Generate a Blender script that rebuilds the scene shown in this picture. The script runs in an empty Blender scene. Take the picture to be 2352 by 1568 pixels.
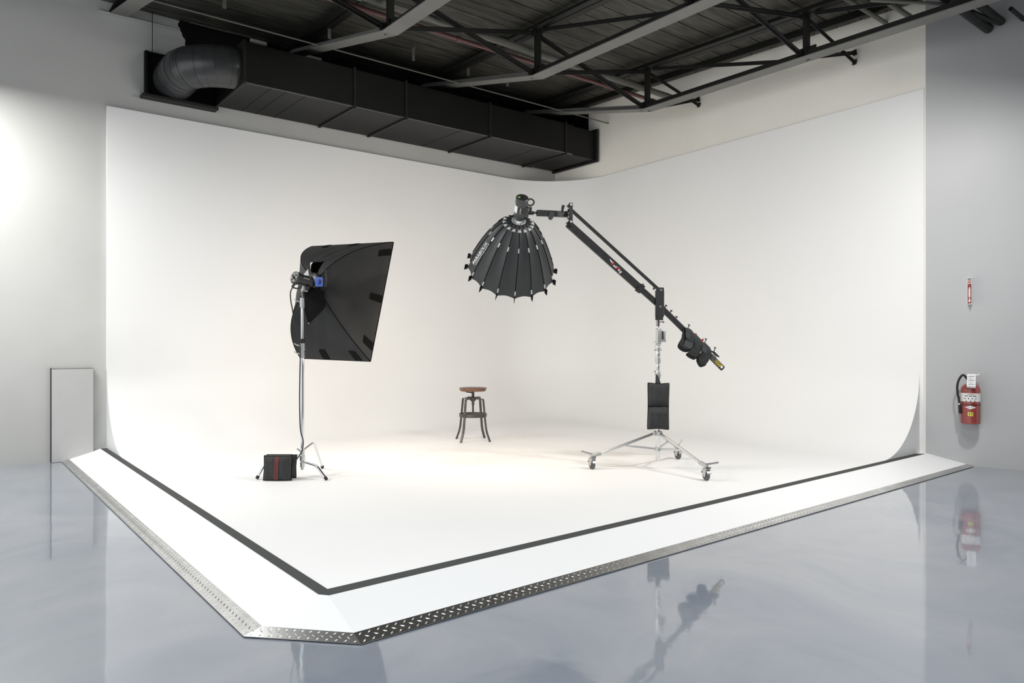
import bpy, math, random
from mathutils import Vector as V, Matrix
random.seed(7)
S = bpy.context.scene
COL = S.collection

# ------------------------------------------------------------------ camera
FPX, HOR, CXP, YAW, EYE = 1650.0, 780.0, 1176.0, 0.675, 1.55
sy_, cy_ = math.sin(YAW), math.cos(YAW)
RT = V((cy_, -sy_, 0)); FW = V((sy_, cy_, 0)); UP = V((0, 0, 1)); EYEP = V((0, 0, EYE))
cam = bpy.data.cameras.new('camera'); cam.sensor_width = 36; cam.lens = FPX / 2352 * 36
cam.shift_y = (HOR - 784) / 2352; cam.clip_start = .05; cam.clip_end = 200
camo = bpy.data.objects.new('camera', cam); COL.objects.link(camo)
camo.location = EYEP
camo.rotation_euler = (math.pi / 2, 0, -YAW)
S.camera = camo

def ray(px, py): return FW + RT * ((px - CXP) / FPX) + UP * ((HOR - py) / FPX)
def at(px, py, D): return EYEP + ray(px, py) * D
def hit(px, py, ax, v):
    r = ray(px, py); return EYEP + r * ((v - EYEP[ax]) / r[ax])

# ------------------------------------------------------------------ world, lights, exposure
w = bpy.data.worlds.new('world'); S.world = w; w.use_nodes = True
w.node_tree.nodes['Background'].inputs[0].default_value = (.93, .97, 1.0, 1)
w.node_tree.nodes['Background'].inputs[1].default_value = 1.6
S.view_settings.view_transform = 'Standard'; S.view_settings.look = 'None'
S.view_settings.gamma = 1; S.view_settings.use_curve_mapping = False
S.view_settings.exposure = 0.06

def area(name, loc, target, sx, sy, power, color=(1, 1, 1), spread=180):
    l = bpy.data.lights.new(name, 'AREA'); l.shape = 'RECTANGLE'; l.size = sx; l.size_y = sy
    l.energy = power; l.color = color; l.spread = math.radians(spread)
    o = bpy.data.objects.new(name, l); COL.objects.link(o); o.location = loc
    d = (V(target) - V(loc)).normalized()
    o.rotation_euler = d.to_track_quat('-Z', 'Y').to_euler()
    return o
# ceiling strip that washes the grey wall at the left
# LIGHTS> downlights hung at 4.66 m and added tilted fills, all outside the frame
area('light_left_wash', (-0.75, 9.5, 4.66), (-0.75, 9.51, 0), 1.9, 0.9, 245, (1, 0.99, 0.965))
area('light_right_wash', (10.13, 1.17, 4.62), (10.131, 1.17, 0), .35, 2.0, 12, (1, 1, 1), 140)
area('light_ceiling_and_fill', (7.35, 1.95, 4.66), (7.0, 3.1, 0), 0.3, 0.3, 125, (1, 0.99, 0.97))
area('light_ceiling_and_fill', (1.25, 1.56, 4.66), (1.25, 1.57, 0), 1.2, 1.2, 152, (0.95, 0.98, 1))
area('light_ceiling_and_fill', (0.56, 7.75, 4.66), (1.9, 6.0, 0), 0.7, 0.7, 62, (1, 1, 0.99))  # added fill, brightens the left side of the cove
area('light_ceiling_and_fill', (6.15, 2.25, 4.66), (5.5, 7.5, 0), 0.8, 0.8, 70, (1, 0.97, 0.93))  # added fill tilted at the cove to even out its brightness

# ------------------------------------------------------------------ materials
def mat(name, col, rough=.6, metal=0, bump=0, bscale=40, vary=0, vscale=4, coat=0, spec=.5, emit=None, trans=0):
    m = bpy.data.materials.new(name); m.use_nodes = True
    nt = m.node_tree; b = nt.nodes['Principled BSDF']
    b.inputs['Base Color'].default_value = (*col, 1); b.inputs['Roughness'].default_value = rough
    b.inputs['Metallic'].default_value = metal; b.inputs['Coat Weight'].default_value = coat
    b.inputs['Specular IOR Level'].default_value = spec
    tc = nt.nodes.new('ShaderNodeTexCoord')
    if bump:
        n = nt.nodes.new('ShaderNodeTexNoise'); n.inputs['Scale'].default_value = bscale; n.inputs['Detail'].default_value = 4
        bp = nt.nodes.new('ShaderNodeBump'); bp.inputs['Strength'].default_value = bump; bp.inputs['Distance'].default_value = .01
        nt.links.new(tc.outputs['Object'], n.inputs['Vector']); nt.links.new(n.outputs['Fac'], bp.inputs['Height'])
        nt.links.new(bp.outputs['Normal'], b.inputs['Normal'])
    if vary:
        n = nt.nodes.new('ShaderNodeTexNoise'); n.inputs['Scale'].default_value = vscale; n.inputs['Detail'].default_value = 6
        cr = nt.nodes.new('ShaderNodeMapRange'); cr.inputs[1].default_value = .3; cr.inputs[2].default_value = .7
        cr.inputs[3].default_value = 1 - vary; cr.inputs[4].default_value = 1 + vary
        mx = nt.nodes.new('ShaderNodeVectorMath'); mx.operation = 'SCALE'; mx.inputs[0].default_value = col
        nt.links.new(tc.outputs['Object'], n.inputs['Vector']); nt.links.new(n.outputs['Fac'], cr.inputs[0])
        nt.links.new(cr.outputs[0], mx.inputs['Scale']); nt.links.new(mx.outputs[0], b.inputs['Base Color'])
    if emit:
        b.inputs['Emission Color'].default_value = (*emit[0], 1); b.inputs['Emission Strength'].default_value = emit[1]
    return m

def srgb(r, g, b):
    f = lambda c: (c / 255 / 12.92) if c <= 10 else ((c / 255 + .055) / 1.055) ** 2.4
    return (f(r), f(g), f(b))

M = dict(
    cyc=mat('white_cove_paint', (.84, .84, .835), .55, vary=.012, vscale=.7, spec=.3),
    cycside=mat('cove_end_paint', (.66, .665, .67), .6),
    wallgrey=mat('grey_wall_paint', (.62, .62, .61), .5, bump=.05, bscale=6, vary=.03, vscale=1.2),
    wallr=mat('grey_side_wall_paint', (.455, .46, .466), .42, bump=.04, bscale=5, vary=.03, vscale=1),
    ramp=mat('white_ramp_paint', (.86, .865, .87), .45, vary=.01, vscale=2),
    tape=mat('black_grip_tape', srgb(62, 65, 64), .8, bump=.4, bscale=900, vary=.25, vscale=300),
    tread=mat('tread_plate_metal', (.62, .62, .61), .28, 1, vary=.1, vscale=8),
    blackp=mat('black_ceiling_paint', (.005, .005, .005), .7, spec=.2),
    steel=mat('black_painted_steel', (.010, .010, .0095), .5, spec=.35, vary=.2, vscale=3),
    steel_lit=mat('black_steel_floor_lit', (.15, .15, .14), .5, vary=.12, vscale=2),  # black steel made paler to carry light bouncing off the floor
    duct=mat('black_duct_paint', (.0075, .0075, .007), .45, spec=.22, bump=.15, bscale=3, vary=.15, vscale=2),
    duct2=mat('satin_black_round_duct', (.035, .036, .037), .3, bump=.12, bscale=5, vary=.1),
    redp=mat('dull_red_pipe', (.13, .055, .055), .5), greyp=mat('grey_pipe', (.11, .11, .095), .5),
    whitepipe=mat('pale_conduit', (.42, .42, .4), .5),
    patch=mat('lit_wall_patch', (.62, .6, .52), .7),  # pale tone stands for light on the wall
    chrome=mat('chrome_steel', (.72, .73, .74), .16, 1), alu=mat('brushed_aluminium', (.62, .63, .64), .34, 1),
    dchrome=mat('dark_chrome', (.25, .25, .26), .22, 1), cast2=mat('silver_clip_metal', (.75, .75, .74), .35, .3), cast=mat('grey_casting', (.5, .51, .5), .4, .7),
    fabric=mat('black_nylon_fabric', (.02, .02, .02), .6, spec=.3, bump=.25, bscale=9, vary=.15, vscale=5),
    fabric2=mat('charcoal_umbrella_fabric', (.032, .033, .033), .5, vary=.1, vscale=8),
    seam=mat('black_webbing', (.003, .003, .003), .8, spec=.15), inner=mat('silver_lining', (.75, .74, .72), .4, .2),
    diff=mat('white_diffusion_cloth', (.8, .8, .78), .8),
    plastic=mat('black_plastic', (.018, .018, .018), .35), plastic2=mat('dark_grey_plastic', (.06, .062, .06), .4),
    boom=mat('black_powder_coat', (.028, .029, .028), .42, vary=.15, vscale=20),
    bag=mat('black_cordura', (.022, .024, .024), .75, bump=.35, bscale=25, vary=.2, vscale=30),
    bag2=mat('grey_cordura', (.05, .055, .058), .7, bump=.3, bscale=30),
    maroon=mat('maroon_webbing', (.11, .03, .03), .8), rubber=mat('grey_rubber', (.09, .09, .092), .6),
    blue=mat('blue_plastic', (.09, .17, .62), .4), white=mat('white_paint_print', (.85, .85, .85), .6),
    redink=mat('red_print', (.65, .1, .1), .6), yellow=mat('yellow_print', (.75, .58, .06), .5),
    wood=None, stool=mat('aged_bronze_metal', (.09, .082, .074), .38, .55, vary=.2, vscale=15),
    ext=mat('extinguisher_red', (.27, .045, .038), .35, coat=.4), label=mat('paper_label', (.72, .72, .7), .6),
    black=mat('black_ink', (.01, .01, .01), .6), signred=mat('sign_red', (.30, .04, .04), .45),
    signpink=mat('sign_pale_print', (.78, .62, .60), .5), yellowgreen=mat('yellow_sticker', (.7, .68, .12), .5),
    green=mat('green_display', (.35, .6, .15), .4), rubberb=mat('black_rubber', (.012, .012, .012), .6),
    lightblock=mat('charcoal_light_block', (.12, .12, .12), .7),
    panel=mat('grey_access_panel_paint', (.5, .5, .495), .45, bump=.08, bscale=5, vary=.02),
)

def wood_mat():
    m = bpy.data.materials.new('walnut_wood'); m.use_nodes = True; nt = m.node_tree; b = nt.nodes['Principled BSDF']
    tc = nt.nodes.new('ShaderNodeTexCoord'); mp = nt.nodes.new('ShaderNodeMapping'); mp.inputs['Scale'].default_value = (4, 40, 4)
    n = nt.nodes.new('ShaderNodeTexNoise'); n.inputs['Scale'].default_value = 3; n.inputs['Detail'].default_value = 6
    r = nt.nodes.new('ShaderNodeValToRGB'); r.color_ramp.elements[0].color = (.06, .028, .017, 1); r.color_ramp.elements[1].color = (.24, .125, .085, 1)
    r.color_ramp.elements[0].position = .3; r.color_ramp.elements[1].position = .75
    nt.links.new(tc.outputs['Object'], mp.inputs[0]); nt.links.new(mp.outputs[0], n.inputs['Vector'])
    nt.links.new(n.outputs['Fac'], r.inputs[0]); nt.links.new(r.outputs[0], b.inputs['Base Color']); b.inputs['Roughness'].default_value = .4
    return m
M['wood'] = wood_mat()

def floor_mat():
    m = bpy.data.materials.new('grey_epoxy_floor'); m.use_nodes = True; nt = m.node_tree; b = nt.nodes['Principled BSDF']
    tc = nt.nodes.new('ShaderNodeTexCoord')
    n = nt.nodes.new('ShaderNodeTexNoise'); n.inputs['Scale'].default_value = .9; n.inputs['Detail'].default_value = 5; n.inputs['Distortion'].default_value = 1.2
    r = nt.nodes.new('ShaderNodeValToRGB')
    r.color_ramp.elements[0].color = (.215, .245, .295, 1); r.color_ramp.elements[1].color = (.285, .305, .34, 1)
    r.color_ramp.elements[0].position = .35; r.color_ramp.elements[1].position = .65
    nt.links.new(tc.outputs['Object'], n.inputs['Vector']); nt.links.new(n.outputs['Fac'], r.inputs[0]); nt.links.new(r.outputs[0], b.inputs['Base Color'])
    n2 = nt.nodes.new('ShaderNodeTexNoise'); n2.inputs['Scale'].default_value = 3.2; n2.inputs['Detail'].default_value = 3
    bp = nt.nodes.new('ShaderNodeBump'); bp.inputs['Strength'].default_value = .035; bp.inputs['Distance'].default_value = .05
    nt.links.new(tc.outputs['Object'], n2.inputs['Vector']); nt.links.new(n2.outputs['Fac'], bp.inputs['Height']); nt.links.new(bp.outputs[0], b.inputs['Normal'])
    b.inputs['Roughness'].default_value = .05; b.inputs['Specular IOR Level'].default_value = .75
    b.inputs['Coat Weight'].default_value = .5; b.inputs['Coat Roughness'].default_value = .03
    return m
M['floor'] = floor_mat()

def painted_wall(name, base, side):
    """grey/white wall whose upper part by the ductwork was sprayed black with a ragged overspray edge"""
    m = bpy.data.materials.new(name); m.use_nodes = True; nt = m.node_tree; b = nt.nodes['Principled BSDF']
    geo = nt.nodes.new('ShaderNodeNewGeometry'); sp = nt.nodes.new('ShaderNodeSeparateXYZ')
    n = nt.nodes.new('ShaderNodeTexNoise'); n.inputs['Scale'].default_value = 9; n.inputs['Detail'].default_value = 3
    nt.links.new(geo.outputs['Position'], sp.inputs[0]); nt.links.new(geo.outputs['Position'], n.inputs['Vector'])
    def math_(op, a, b_):
        q = nt.nodes.new('ShaderNodeMath'); q.operation = op
        for i, s in enumerate((a, b_)):
            if isinstance(s, (int, float)): q.inputs[i].default_value = s
            else: nt.links.new(s, q.inputs[i])
        return q.outputs[0]
    wob = math_('MULTIPLY', math_('SUBTRACT', n.outputs['Fac'], .5), .14 if side == 'x' else .0)
    if side == 'x':      # left wall: black for x > edge(z), above z 5.0
        e = math_('ADD', sp.outputs['X'], wob)
        e = math_('ADD', e, math_('MULTIPLY', math_('SUBTRACT', sp.outputs['Z'], 5.6), .35))
        k = math_('GREATER_THAN', e, 2.76)
        k2 = math_('GREATER_THAN', sp.outputs['Z'], 4.96)
    else:                # back wall: black for y > edge
        k = math_('GREATER_THAN', sp.outputs['Y'], 9.78)
        k2 = math_('GREATER_THAN', sp.outputs['Z'], 5.05)
    k = math_('MULTIPLY', k, k2)
    n3 = nt.nodes.new('ShaderNodeTexNoise'); n3.inputs['Scale'].default_value = .8; n3.inputs['Detail'].default_value = 5
    nt.links.new(geo.outputs['Position'], n3.inputs['Vector'])
    rr = nt.nodes.new('ShaderNodeMapRange'); rr.inputs[1].default_value = .3; rr.inputs[2].default_value = .7; rr.inputs[3].default_value = .95; rr.inputs[4].default_value = 1.04
    nt.links.new(n3.outputs['Fac'], rr.inputs[0])
    sc = nt.nodes.new('ShaderNodeVectorMath'); sc.operation = 'SCALE'; sc.inputs[0].default_value = base; nt.links.new(rr.outputs[0], sc.inputs['Scale'])
    mx = nt.nodes.new('ShaderNodeMix'); mx.data_type = 'RGBA'
    nt.links.new(k, mx.inputs[0]); nt.links.new(sc.outputs[0], mx.inputs[6]); mx.inputs[7].default_value = (.005, .005, .005, 1)
    nt.links.new(mx.outputs[2], b.inputs['Base Color']); b.inputs['Roughness'].default_value = .7; b.inputs['Specular IOR Level'].default_value = .15
    return m
M['wallL'] = painted_wall('grey_wall_with_black_overspray', (.5, .5, .485), 'x')
M['wallB'] = painted_wall('cream_wall_with_black_corner', (.85, .83, .77), 'y')

def deck_mat():
    m = bpy.data.materials.new('black_plank_deck'); m.use_nodes = True; nt = m.node_tree; b = nt.nodes['Principled BSDF']
    tc = nt.nodes.new('ShaderNodeTexCoord'); mp = nt.nodes.new('ShaderNodeMapping'); mp.inputs['Scale'].default_value = (1.2, 9, 1)
    n = nt.nodes.new('ShaderNodeTexNoise'); n.inputs['Scale'].default_value = 2; n.inputs['Detail'].default_value = 8
    r = nt.nodes.new('ShaderNodeValToRGB'); r.color_ramp.elements[0].color = (.03, .03, .025, 1); r.color_ramp.elements[1].color = (.085, .083, .068, 1)
    r.color_ramp.elements[0].position = .35; r.color_ramp.elements[1].position = .7
    nt.links.new(tc.outputs['Object'], mp.inputs[0]); nt.links.new(mp.outputs[0], n.inputs['Vector'])
    nt.links.new(n.outputs['Fac'], r.inputs[0]); nt.links.new(r.outputs[0], b.inputs['Base Color']); b.inputs['Roughness'].default_value = .6
    return m
M['deck'] = deck_mat()

# ------------------------------------------------------------------ mesh helpers
def frame(d, up=UP):
    """orthonormal (side, up, dir)"""
    d = V(d).normalized(); up = V(up)
    if abs(d.dot(up.normalized())) > .98: up = V((1, 0, 0)) if abs(d.x) < .9 else V((0, 1, 0))
    s = d.cross(up).normalized(); u = s.cross(d).normalized()
    return s, u, d

class MB:
    def __init__(s): s.v = []; s.f = []
    def add(s, vs, fs):
        k = len(s.v); s.v += [V(p) for p in vs]; s.f += [tuple(i + k for i in f) for f in fs]; return s
    def box(s, c, size, ax=None, bev=0):
        c = V(c); X, Y, Z = ax if ax else (V((1, 0, 0)), V((0, 1, 0)), V((0, 0, 1)))
        hx, hy, hz = [q / 2 for q in size]
        if bev <= 0:
            vs = [c + X * (a * hx) + Y * (b * hy) + Z * (d * hz) for a in (-1, 1) for b in (-1, 1) for d in (-1, 1)]
            return s.add(vs, [(0, 1, 3, 2), (4, 6, 7, 5), (0, 4, 5, 1), (2, 3, 7, 6), (0, 2, 6, 4), (1, 5, 7, 3)])
        # bevelled along Z: octagonal section with chamfered caps
        b = min(bev, hx * .9, hy * .9, hz * .9)
        def ring(z, i):
            x0, y0 = hx - i, hy - i
            pts = [(x0 - b, y0), (x0, y0 - b), (x0, -y0 + b), (x0 - b, -y0), (-x0 + b, -y0), (-x0, -y0 + b), (-x0, y0 - b), (-x0 + b, y0)]
            return [c + X * p[0] + Y * p[1] + Z * z for p in pts]
        rings = [ring(-hz, b * .6), ring(-hz + b, 0), ring(hz - b, 0), ring(hz, b * .6)]
        vs = sum(rings, []); fs = []
        for r in range(3):
            for i in range(8):
                j = (i + 1) % 8; fs.append((r * 8 + i, r * 8 + j, r * 8 + 8 + j, r * 8 + 8 + i))
        fs.append(tuple(range(7, -1, -1))); fs.append(tuple(range(24, 32)))
        return s.add(vs, fs)
    def bar(s, p, q, w_, h_, up=UP, bev=0):
        p, q = V(p), V(q); X, Y, Z = frame(q - p, up)
        return s.box((p + q) / 2, (w_, h_, (q - p).length), (X, Y, Z), bev)
    def tube(s, pts, r, n=12, cap=True, closed=False):
        pts = [V(p) for p in pts]; k = len(pts); rs = r if isinstance(r, (list, tuple)) else [r] * k
        vs = []; prev = None
        for i, p in enumerate(pts):
            if closed: d = pts[(i + 1) % k] - pts[i - 1]
            else: d = pts[min(i + 1, k - 1)] - pts[max(i - 1, 0)]
            if prev is None: X, _, d = frame(d); Y = d.cross(X)
            else:
                d = d.normalized(); X = (prev - d * prev.dot(d)).normalized(); Y = d.cross(X)
            prev = X
            vs += [p + X * (math.cos(t) * rs[i]) + Y * (math.sin(t) * rs[i]) for t in [2 * math.pi * a / n for a in range(n)]]
        fs = []
        for i in range(k if closed else k - 1):
            for a in range(n):
                b = (a + 1) % n; i2 = (i + 1) % k
                fs.append((i * n + a, i * n + b, i2 * n + b, i2 * n + a))
        if cap and not closed: fs += [tuple(range(n - 1, -1, -1)), tuple((k - 1) * n + a for a in range(n))]
        return s.add(vs, fs)
    def lathe(s, o, d, prof, n=24, up=UP):
        """prof: (distance along d, radius)"""
        o = V(o); X, Y, Z = frame(d, up); vs = []; fs = []
        for (h, r) in prof:
            vs += [o + Z * h + X * (math.cos(2 * math.pi * a / n) * r) + Y * (math.sin(2 * math.pi * a / n) * r) for a in range(n)]
        for i in range(len(prof) - 1):
            for a in range(n):
                b = (a + 1) % n; fs.append((i * n + a, i * n + b, i * n + n + b, i * n + n + a))
        fs += [tuple(range(n - 1, -1, -1)), tuple((len(prof) - 1) * n + a for a in range(n))]
        return s.add(vs, fs)
    def prism(s, poly, ext):
        poly = [V(p) for p in poly]; e = V(ext); k = len(poly)
        fs = [tuple(range(k)), tuple(range(2 * k - 1, k - 1, -1))] + [((i + 1) % k, i, i + k, (i + 1) % k + k) for i in range(k)]
        return s.add(poly + [p + e for p in poly], fs)
    def grid(s, fn, nu, nv):
        vs = [fn(i / nu, j / nv) for i in range(nu + 1) for j in range(nv + 1)]
        return s.add(vs, [(i * (nv + 1) + j, (i + 1) * (nv + 1) + j, (i + 1) * (nv + 1) + j + 1, i * (nv + 1) + j + 1) for i in range(nu) for j in range(nv)])
    def shell(s, fn, nu, nv, th):
        """grid with thickness th(vector or function) -> closed"""
        g = [[V(fn(i / nu, j / nv)) for j in range(nv + 1)] for i in range(nu + 1)]
        def nrm(i, j):
            a = g[min(i + 1, nu)][j] - g[max(i - 1, 0)][j]; b = g[i][min(j + 1, nv)] - g[i][max(j - 1, 0)]
            c = a.cross(b); return c.normalized() if c.length > 1e-9 else V((0, 0, 1))
        W = nv + 1; N = (nu + 1) * W
        vs = [g[i][j] for i in range(nu + 1) for j in range(W)] + [g[i][j] - nrm(i, j) * th for i in range(nu + 1) for j in range(W)]
        fs = []
        for i in range(nu):
            for j in range(nv):
                a, b, c, d = i * W + j, (i + 1) * W + j, (i + 1) * W + j + 1, i * W + j + 1
                fs += [(a, b, c, d), (d + N, c + N, b + N, a + N)]
        for i in range(nu):
            for j in (0, nv):
                a, b = i * W + j, (i + 1) * W + j; fs.append((a, b, b + N, a + N) if j else (b, a, a + N, b + N))
        for j in range(nv):
            for i in (0, nu):
                a, b = i * W + j, i * W + j + 1; fs.append((b, a, a + N, b + N) if i else (a, b, b + N, a + N))
        return s.add(vs, fs)
    def build(s, name, m, parent=None, smooth=35, recalc=True, **kw):
        me = bpy.data.meshes.new(name)
        if parent is not None: org = wloc(parent)
        else:
            xs = [p.x for p in s.v]; ys = [p.y for p in s.v]; zs = [p.z for p in s.v]
            org = V(((min(xs) + max(xs)) / 2, (min(ys) + max(ys)) / 2, min(zs)))
        off = org
        me.from_pydata([tuple(p - off) for p in s.v], [], s.f)
        if recalc:
            import bmesh
            b = bmesh.new(); b.from_mesh(me); bmesh.ops.recalc_face_normals(b, faces=b.faces); b.to_mesh(me); b.free()
        me.materials.append(m if not isinstance(m, str) else M[m])
        if smooth:
            me.polygons.foreach_set('use_smooth', [True] * len(me.polygons)); me.set_sharp_from_angle(angle=math.radians(smooth))
        o = bpy.data.objects.new(name, me); COL.objects.link(o)
        if parent is not None: o.parent = parent
        else: o.location = org
        for k, v in kw.items(): o[k] = v
        return o

def wloc(o):
    p = V(o.location)
    while o.parent: o = o.parent; p += V(o.location)
    return p
def empty(name, loc, label, cat, group=None):
    o = bpy.data.objects.new(name, None); COL.objects.link(o); o.location = loc; o.empty_display_size = .1
    o['label'] = label; o['category'] = cat
    if group: o['group'] = group
    return o
def struct(mb, name, m, **k): return mb.build(name, m, kind='structure', **k)
def mark(o, label, cat, group=None):
    o['label'] = label; o['category'] = cat
    if group: o['group'] = group
    return o
def bez(p, c, q, n=10): return [V(p) * (1 - t) ** 2 + V(c) * 2 * t * (1 - t) + V(q) * t * t for t in [i / n for i in range(n + 1)]]
def spline(pts, n=8):
    pts = [V(p) for p in pts]; out = []
    for i in range(len(pts) - 1):
        p0 = pts[max(i - 1, 0)]; p1 = pts[i]; p2 = pts[i + 1]; p3 = pts[min(i + 2, len(pts) - 1)]
        for k in range(n):
            t = k / n
            out.append(.5 * ((2 * p1) + (p2 - p0) * t + (2 * p0 - 5 * p1 + 4 * p2 - p3) * t * t + (3 * p1 - p0 - 3 * p2 + p3) * t ** 3))
    return out + [pts[-1]]
def text_mesh(txt, fn, size=1, shear=0, bold=0):
    """lettering -> MB; fn maps (u,v) in text units to a world point"""
    c = bpy.data.curves.new('t', 'FONT'); c.body = txt; c.size = size; c.shear = shear; c.offset = bold; c.resolution_u = 3
    o = bpy.data.objects.new('t', c); COL.objects.link(o)
    bpy.context.view_layer.update()
    dg = bpy.context.evaluated_depsgraph_get(); me = bpy.data.meshes.new_from_object(o.evaluated_get(dg))
    xs = [v.co.x for v in me.vertices]; x0, x1 = min(xs), max(xs)
    mb = MB(); mb.add([fn(v.co.x - x0, v.co.y, x1 - x0) for v in me.vertices], [tuple(p.vertices) for p in me.polygons])
    bpy.data.objects.remove(o); bpy.data.meshes.remove(me); bpy.data.curves.remove(c)
    return mb

# ================================================================== the room
XR, YL, HP = 9.681, 10.73, .123      # cove surfaces / left wall / platform height
WD = V((.379, -.925, 0)); WN = V((-.925, -.379, 0)); WC = V((9.70, 3.80, 0))   # angled wall at the right
def ceil_z(y): return 5.715 + .0266 * y
struct(MB().box((2.5, 3.4, -.05), (17, 14.9, .1)), 'floor', 'floor', smooth=0)
struct(MB().box((4.35, YL + .1, 3.1), (10.9, .2, 6.2)).box((-4.0, YL + .1, 3.1), (5.8, .2, 6.2)), 'wall_left', 'wallL', smooth=0)
struct(MB().box((9.8, (3.80 + YL + .2) / 2, 3.1), (.2, YL + .2 - 3.80, 6.2)), 'wall_back', 'wallB', smooth=0)
def wp(t, z, d=0): p = WC + WD * t + WN * d; return V((p.x, p.y, z))
struct(MB().prism([wp(0, 0), wp(6.5, 0), wp(6.5, 6.2), wp(0, 6.2)], -WN * .2), 'wall_right', 'wallr', smooth=0)
struct(MB().box((2.5, -4.1, 2.9), (17, .2, 5.8)), 'wall_front_light_block', 'lightblock', smooth=0)  # unseen wall added behind the camera to block world light
# planked ceiling: planks run along x, V-joints between them
ce = MB(); y = -4.0; i = 0
while y < YL:
    y2 = min(y + .33, YL + .0)
    z1, z2 = ceil_z(y), ceil_z(y2)
    ce.prism([(-5.5, y + .009, z1), (-5.5, y2 - .009, z2), (-5.5, y2 - .009, z2 + .06), (-5.5, y + .009, z1 + .06)], (15.19 if y > 3.5 else 18.0, 0, 0)); y = y2
struct(ce, 'ceiling', 'deck', smooth=0)
struct(MB().prism([(-5.5, -4.0, ceil_z(-4) + .07), (-5.5, YL + .2, ceil_z(YL + .2) + .07), (-5.5, YL + .2, ceil_z(YL + .2) + .2), (-5.5, -4.0, ceil_z(-4) + .2)], (18, 0, 0)), 'ceiling_backing', 'blackp', smooth=0).name = 'trim_1'

# ================================================================== the cyclorama
root = empty('cyclorama', (5.7, 7.3, 0), 'large white infinity cove with curved walls, raised platform and sloping ramp edge', 'cyclorama')
Rc, RF = 1.35, 1.02
YC = YL - .05
path = []
NX = 24
for i in range(NX + 1): path.append((V((1.743 + (XR - Rc - 1.743) * i / NX, YC, 0)), V((0, -1, 0)), 4.62 - .01 * i / NX))
for i in range(1, 24):
    a = math.pi / 2 * i / 24
    c = V((XR - Rc, YC - Rc, 0)); d = V((math.sin(a), math.cos(a), 0)); path.append((c + d * Rc, -d, 4.61 - .02 * i / 24))
for i in range(0, NX + 1): path.append((V((XR, YC - Rc + (3.865 - YC + Rc) * i / NX, 0)), V((-1, 0, 0)), 4.59 + .11 * i / NX))
prof = [(0, None), (0, 3.4), (0, 2.4)] + [(RF - RF * math.cos(a), HP + RF - RF * math.sin(a)) for a in [math.pi / 2 * k / 20 for k in range(21)]]
mb = MB(); nP = len(prof); vs = []
for (p, n, zt) in path:
    for (d, z) in prof: q = p + n * d; vs.append(V((q.x, q.y, zt if z is None else z)))
fs = [(i * nP + j, (i + 1) * nP + j, (i + 1) * nP + j + 1, i * nP + j + 1) for i in range(len(path) - 1) for j in range(nP - 1)]
mb.add(vs, fs)
# flat stage floor inside the fillet feet
foot = [V((p + n * RF).to_tuple()[:2] + (HP,)) for (p, n, zt) in path]
mb.add(foot + [V((XR, 3.865, HP)), V((1.743, 3.865, HP)), V((1.743, YC, HP))], [tuple(range(len(foot))) + (len(foot) + 1,)])
# top ledge back to the walls
top = [V((p.x, p.y, zt)) for (p, n, zt) in path]
kk = len(top)
tw = [V((t.x if t.y < YC - Rc + .001 else t.x, t.y, t.z)) for t in top]
wallpts = []
for (p, n, zt) in path:
    if n.x == 0: wallpts.append(V((p.x, YL, zt)))
    elif n.y == 0 or abs(n.y) < 1e-6: wallpts.append(V((9.70, p.y, zt)))
    else:
        a = math.atan2(-n.x, -n.y)
        if a < math.pi / 4: wallpts.append(V((min(9.70, p.x + (YL - p.y) * math.tan(a)), YL, zt)))
        else: wallpts.append(V((9.70, min(YL, p.y + (9.70 - p.x) / math.tan(a)), zt)))
mb.add(top + wallpts, [(i, i + 1, kk + i + 1, kk + i) for i in range(kk - 1)])
mb.add([(XR, 3.865, HP), (XR, 3.865, 4.70), (XR, 3.815, 4.70), (XR, 3.815, HP)], [(0, 1, 2, 3)])
mb.add([(XR, 3.815, HP), (XR, 3.815, 4.70), (9.7, 3.815, 4.70), (9.7, 3.815, HP)], [(0, 1, 2, 3)])
# left vertical lip
mb.add([(1.743, YC, HP + RF), (1.743, YL, HP + RF), (1.743, YL, 4.62), (1.743, YC, 4.62)], [(0, 1, 2, 3)])
cove = mb.build('cove', 'cyc', root, smooth=25, recalc=False)
# end faces of the fillet
e = MB(); arc = [(RF - RF * math.cos(a), HP + RF - RF * math.sin(a)) for a in [math.pi / 2 * k / 20 for k in range(21)]]
poly = [(1.744, YL, HP), (1.744, YL, HP + RF)] + [(1.744, YC - d, z) for d, z in arc]
e.add(poly, [tuple(range(len(poly)))]); e.build('cove_end', 'cycside', root, smooth=0)
e = MB(); poly = [(9.70, 3.866, HP), (9.70, 3.866, HP + RF)] + [(XR - d, 3.866, z) for d, z in arc]
e.add(poly, [tuple(range(len(poly)))]); e.build('cove_end', 'cycside', root, smooth=0)
# platform rim under the tape and the ramp
E0, E1, E2, E3 = V((9.70, 3.775, HP)), V((1.702, 3.762, HP)), V((1.66, 3.818, HP)), V((1.665, YL, HP))
I0, I1, I2, I3 = V((9.70, 3.866, HP)), V((1.743, 3.866, HP)), V((1.743, 3.866, HP)), V((1.743, YL, HP))
O0, O1, O2, O3 = V((9.88, 3.32, .004)), V((1.68, 3.322, .004)), V((1.247, 3.79, .004)), V((1.232, 10.67, .004))
def inner(o, e, dist):
    d = (o - e); return o - d.normalized() * dist
T0, T1_, T2_, T3 = inner(O0, V((9.88, 3.78, HP)), .075), inner(O1, E1, .098), inner(O2, E2, .10), inner(O3, V((1.665, 10.67, HP)), .085)
T3.y = YL; O3.y = YL; E3.y = YL
rp = MB()
E0x = V((9.716, 3.775, HP))
rp.add([E0x, E1, T1_, T0, E2, T2_, E3, T3], [(0, 1, 2, 3), (1, 4, 5, 2), (4, 6, 7, 5)])
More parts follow.
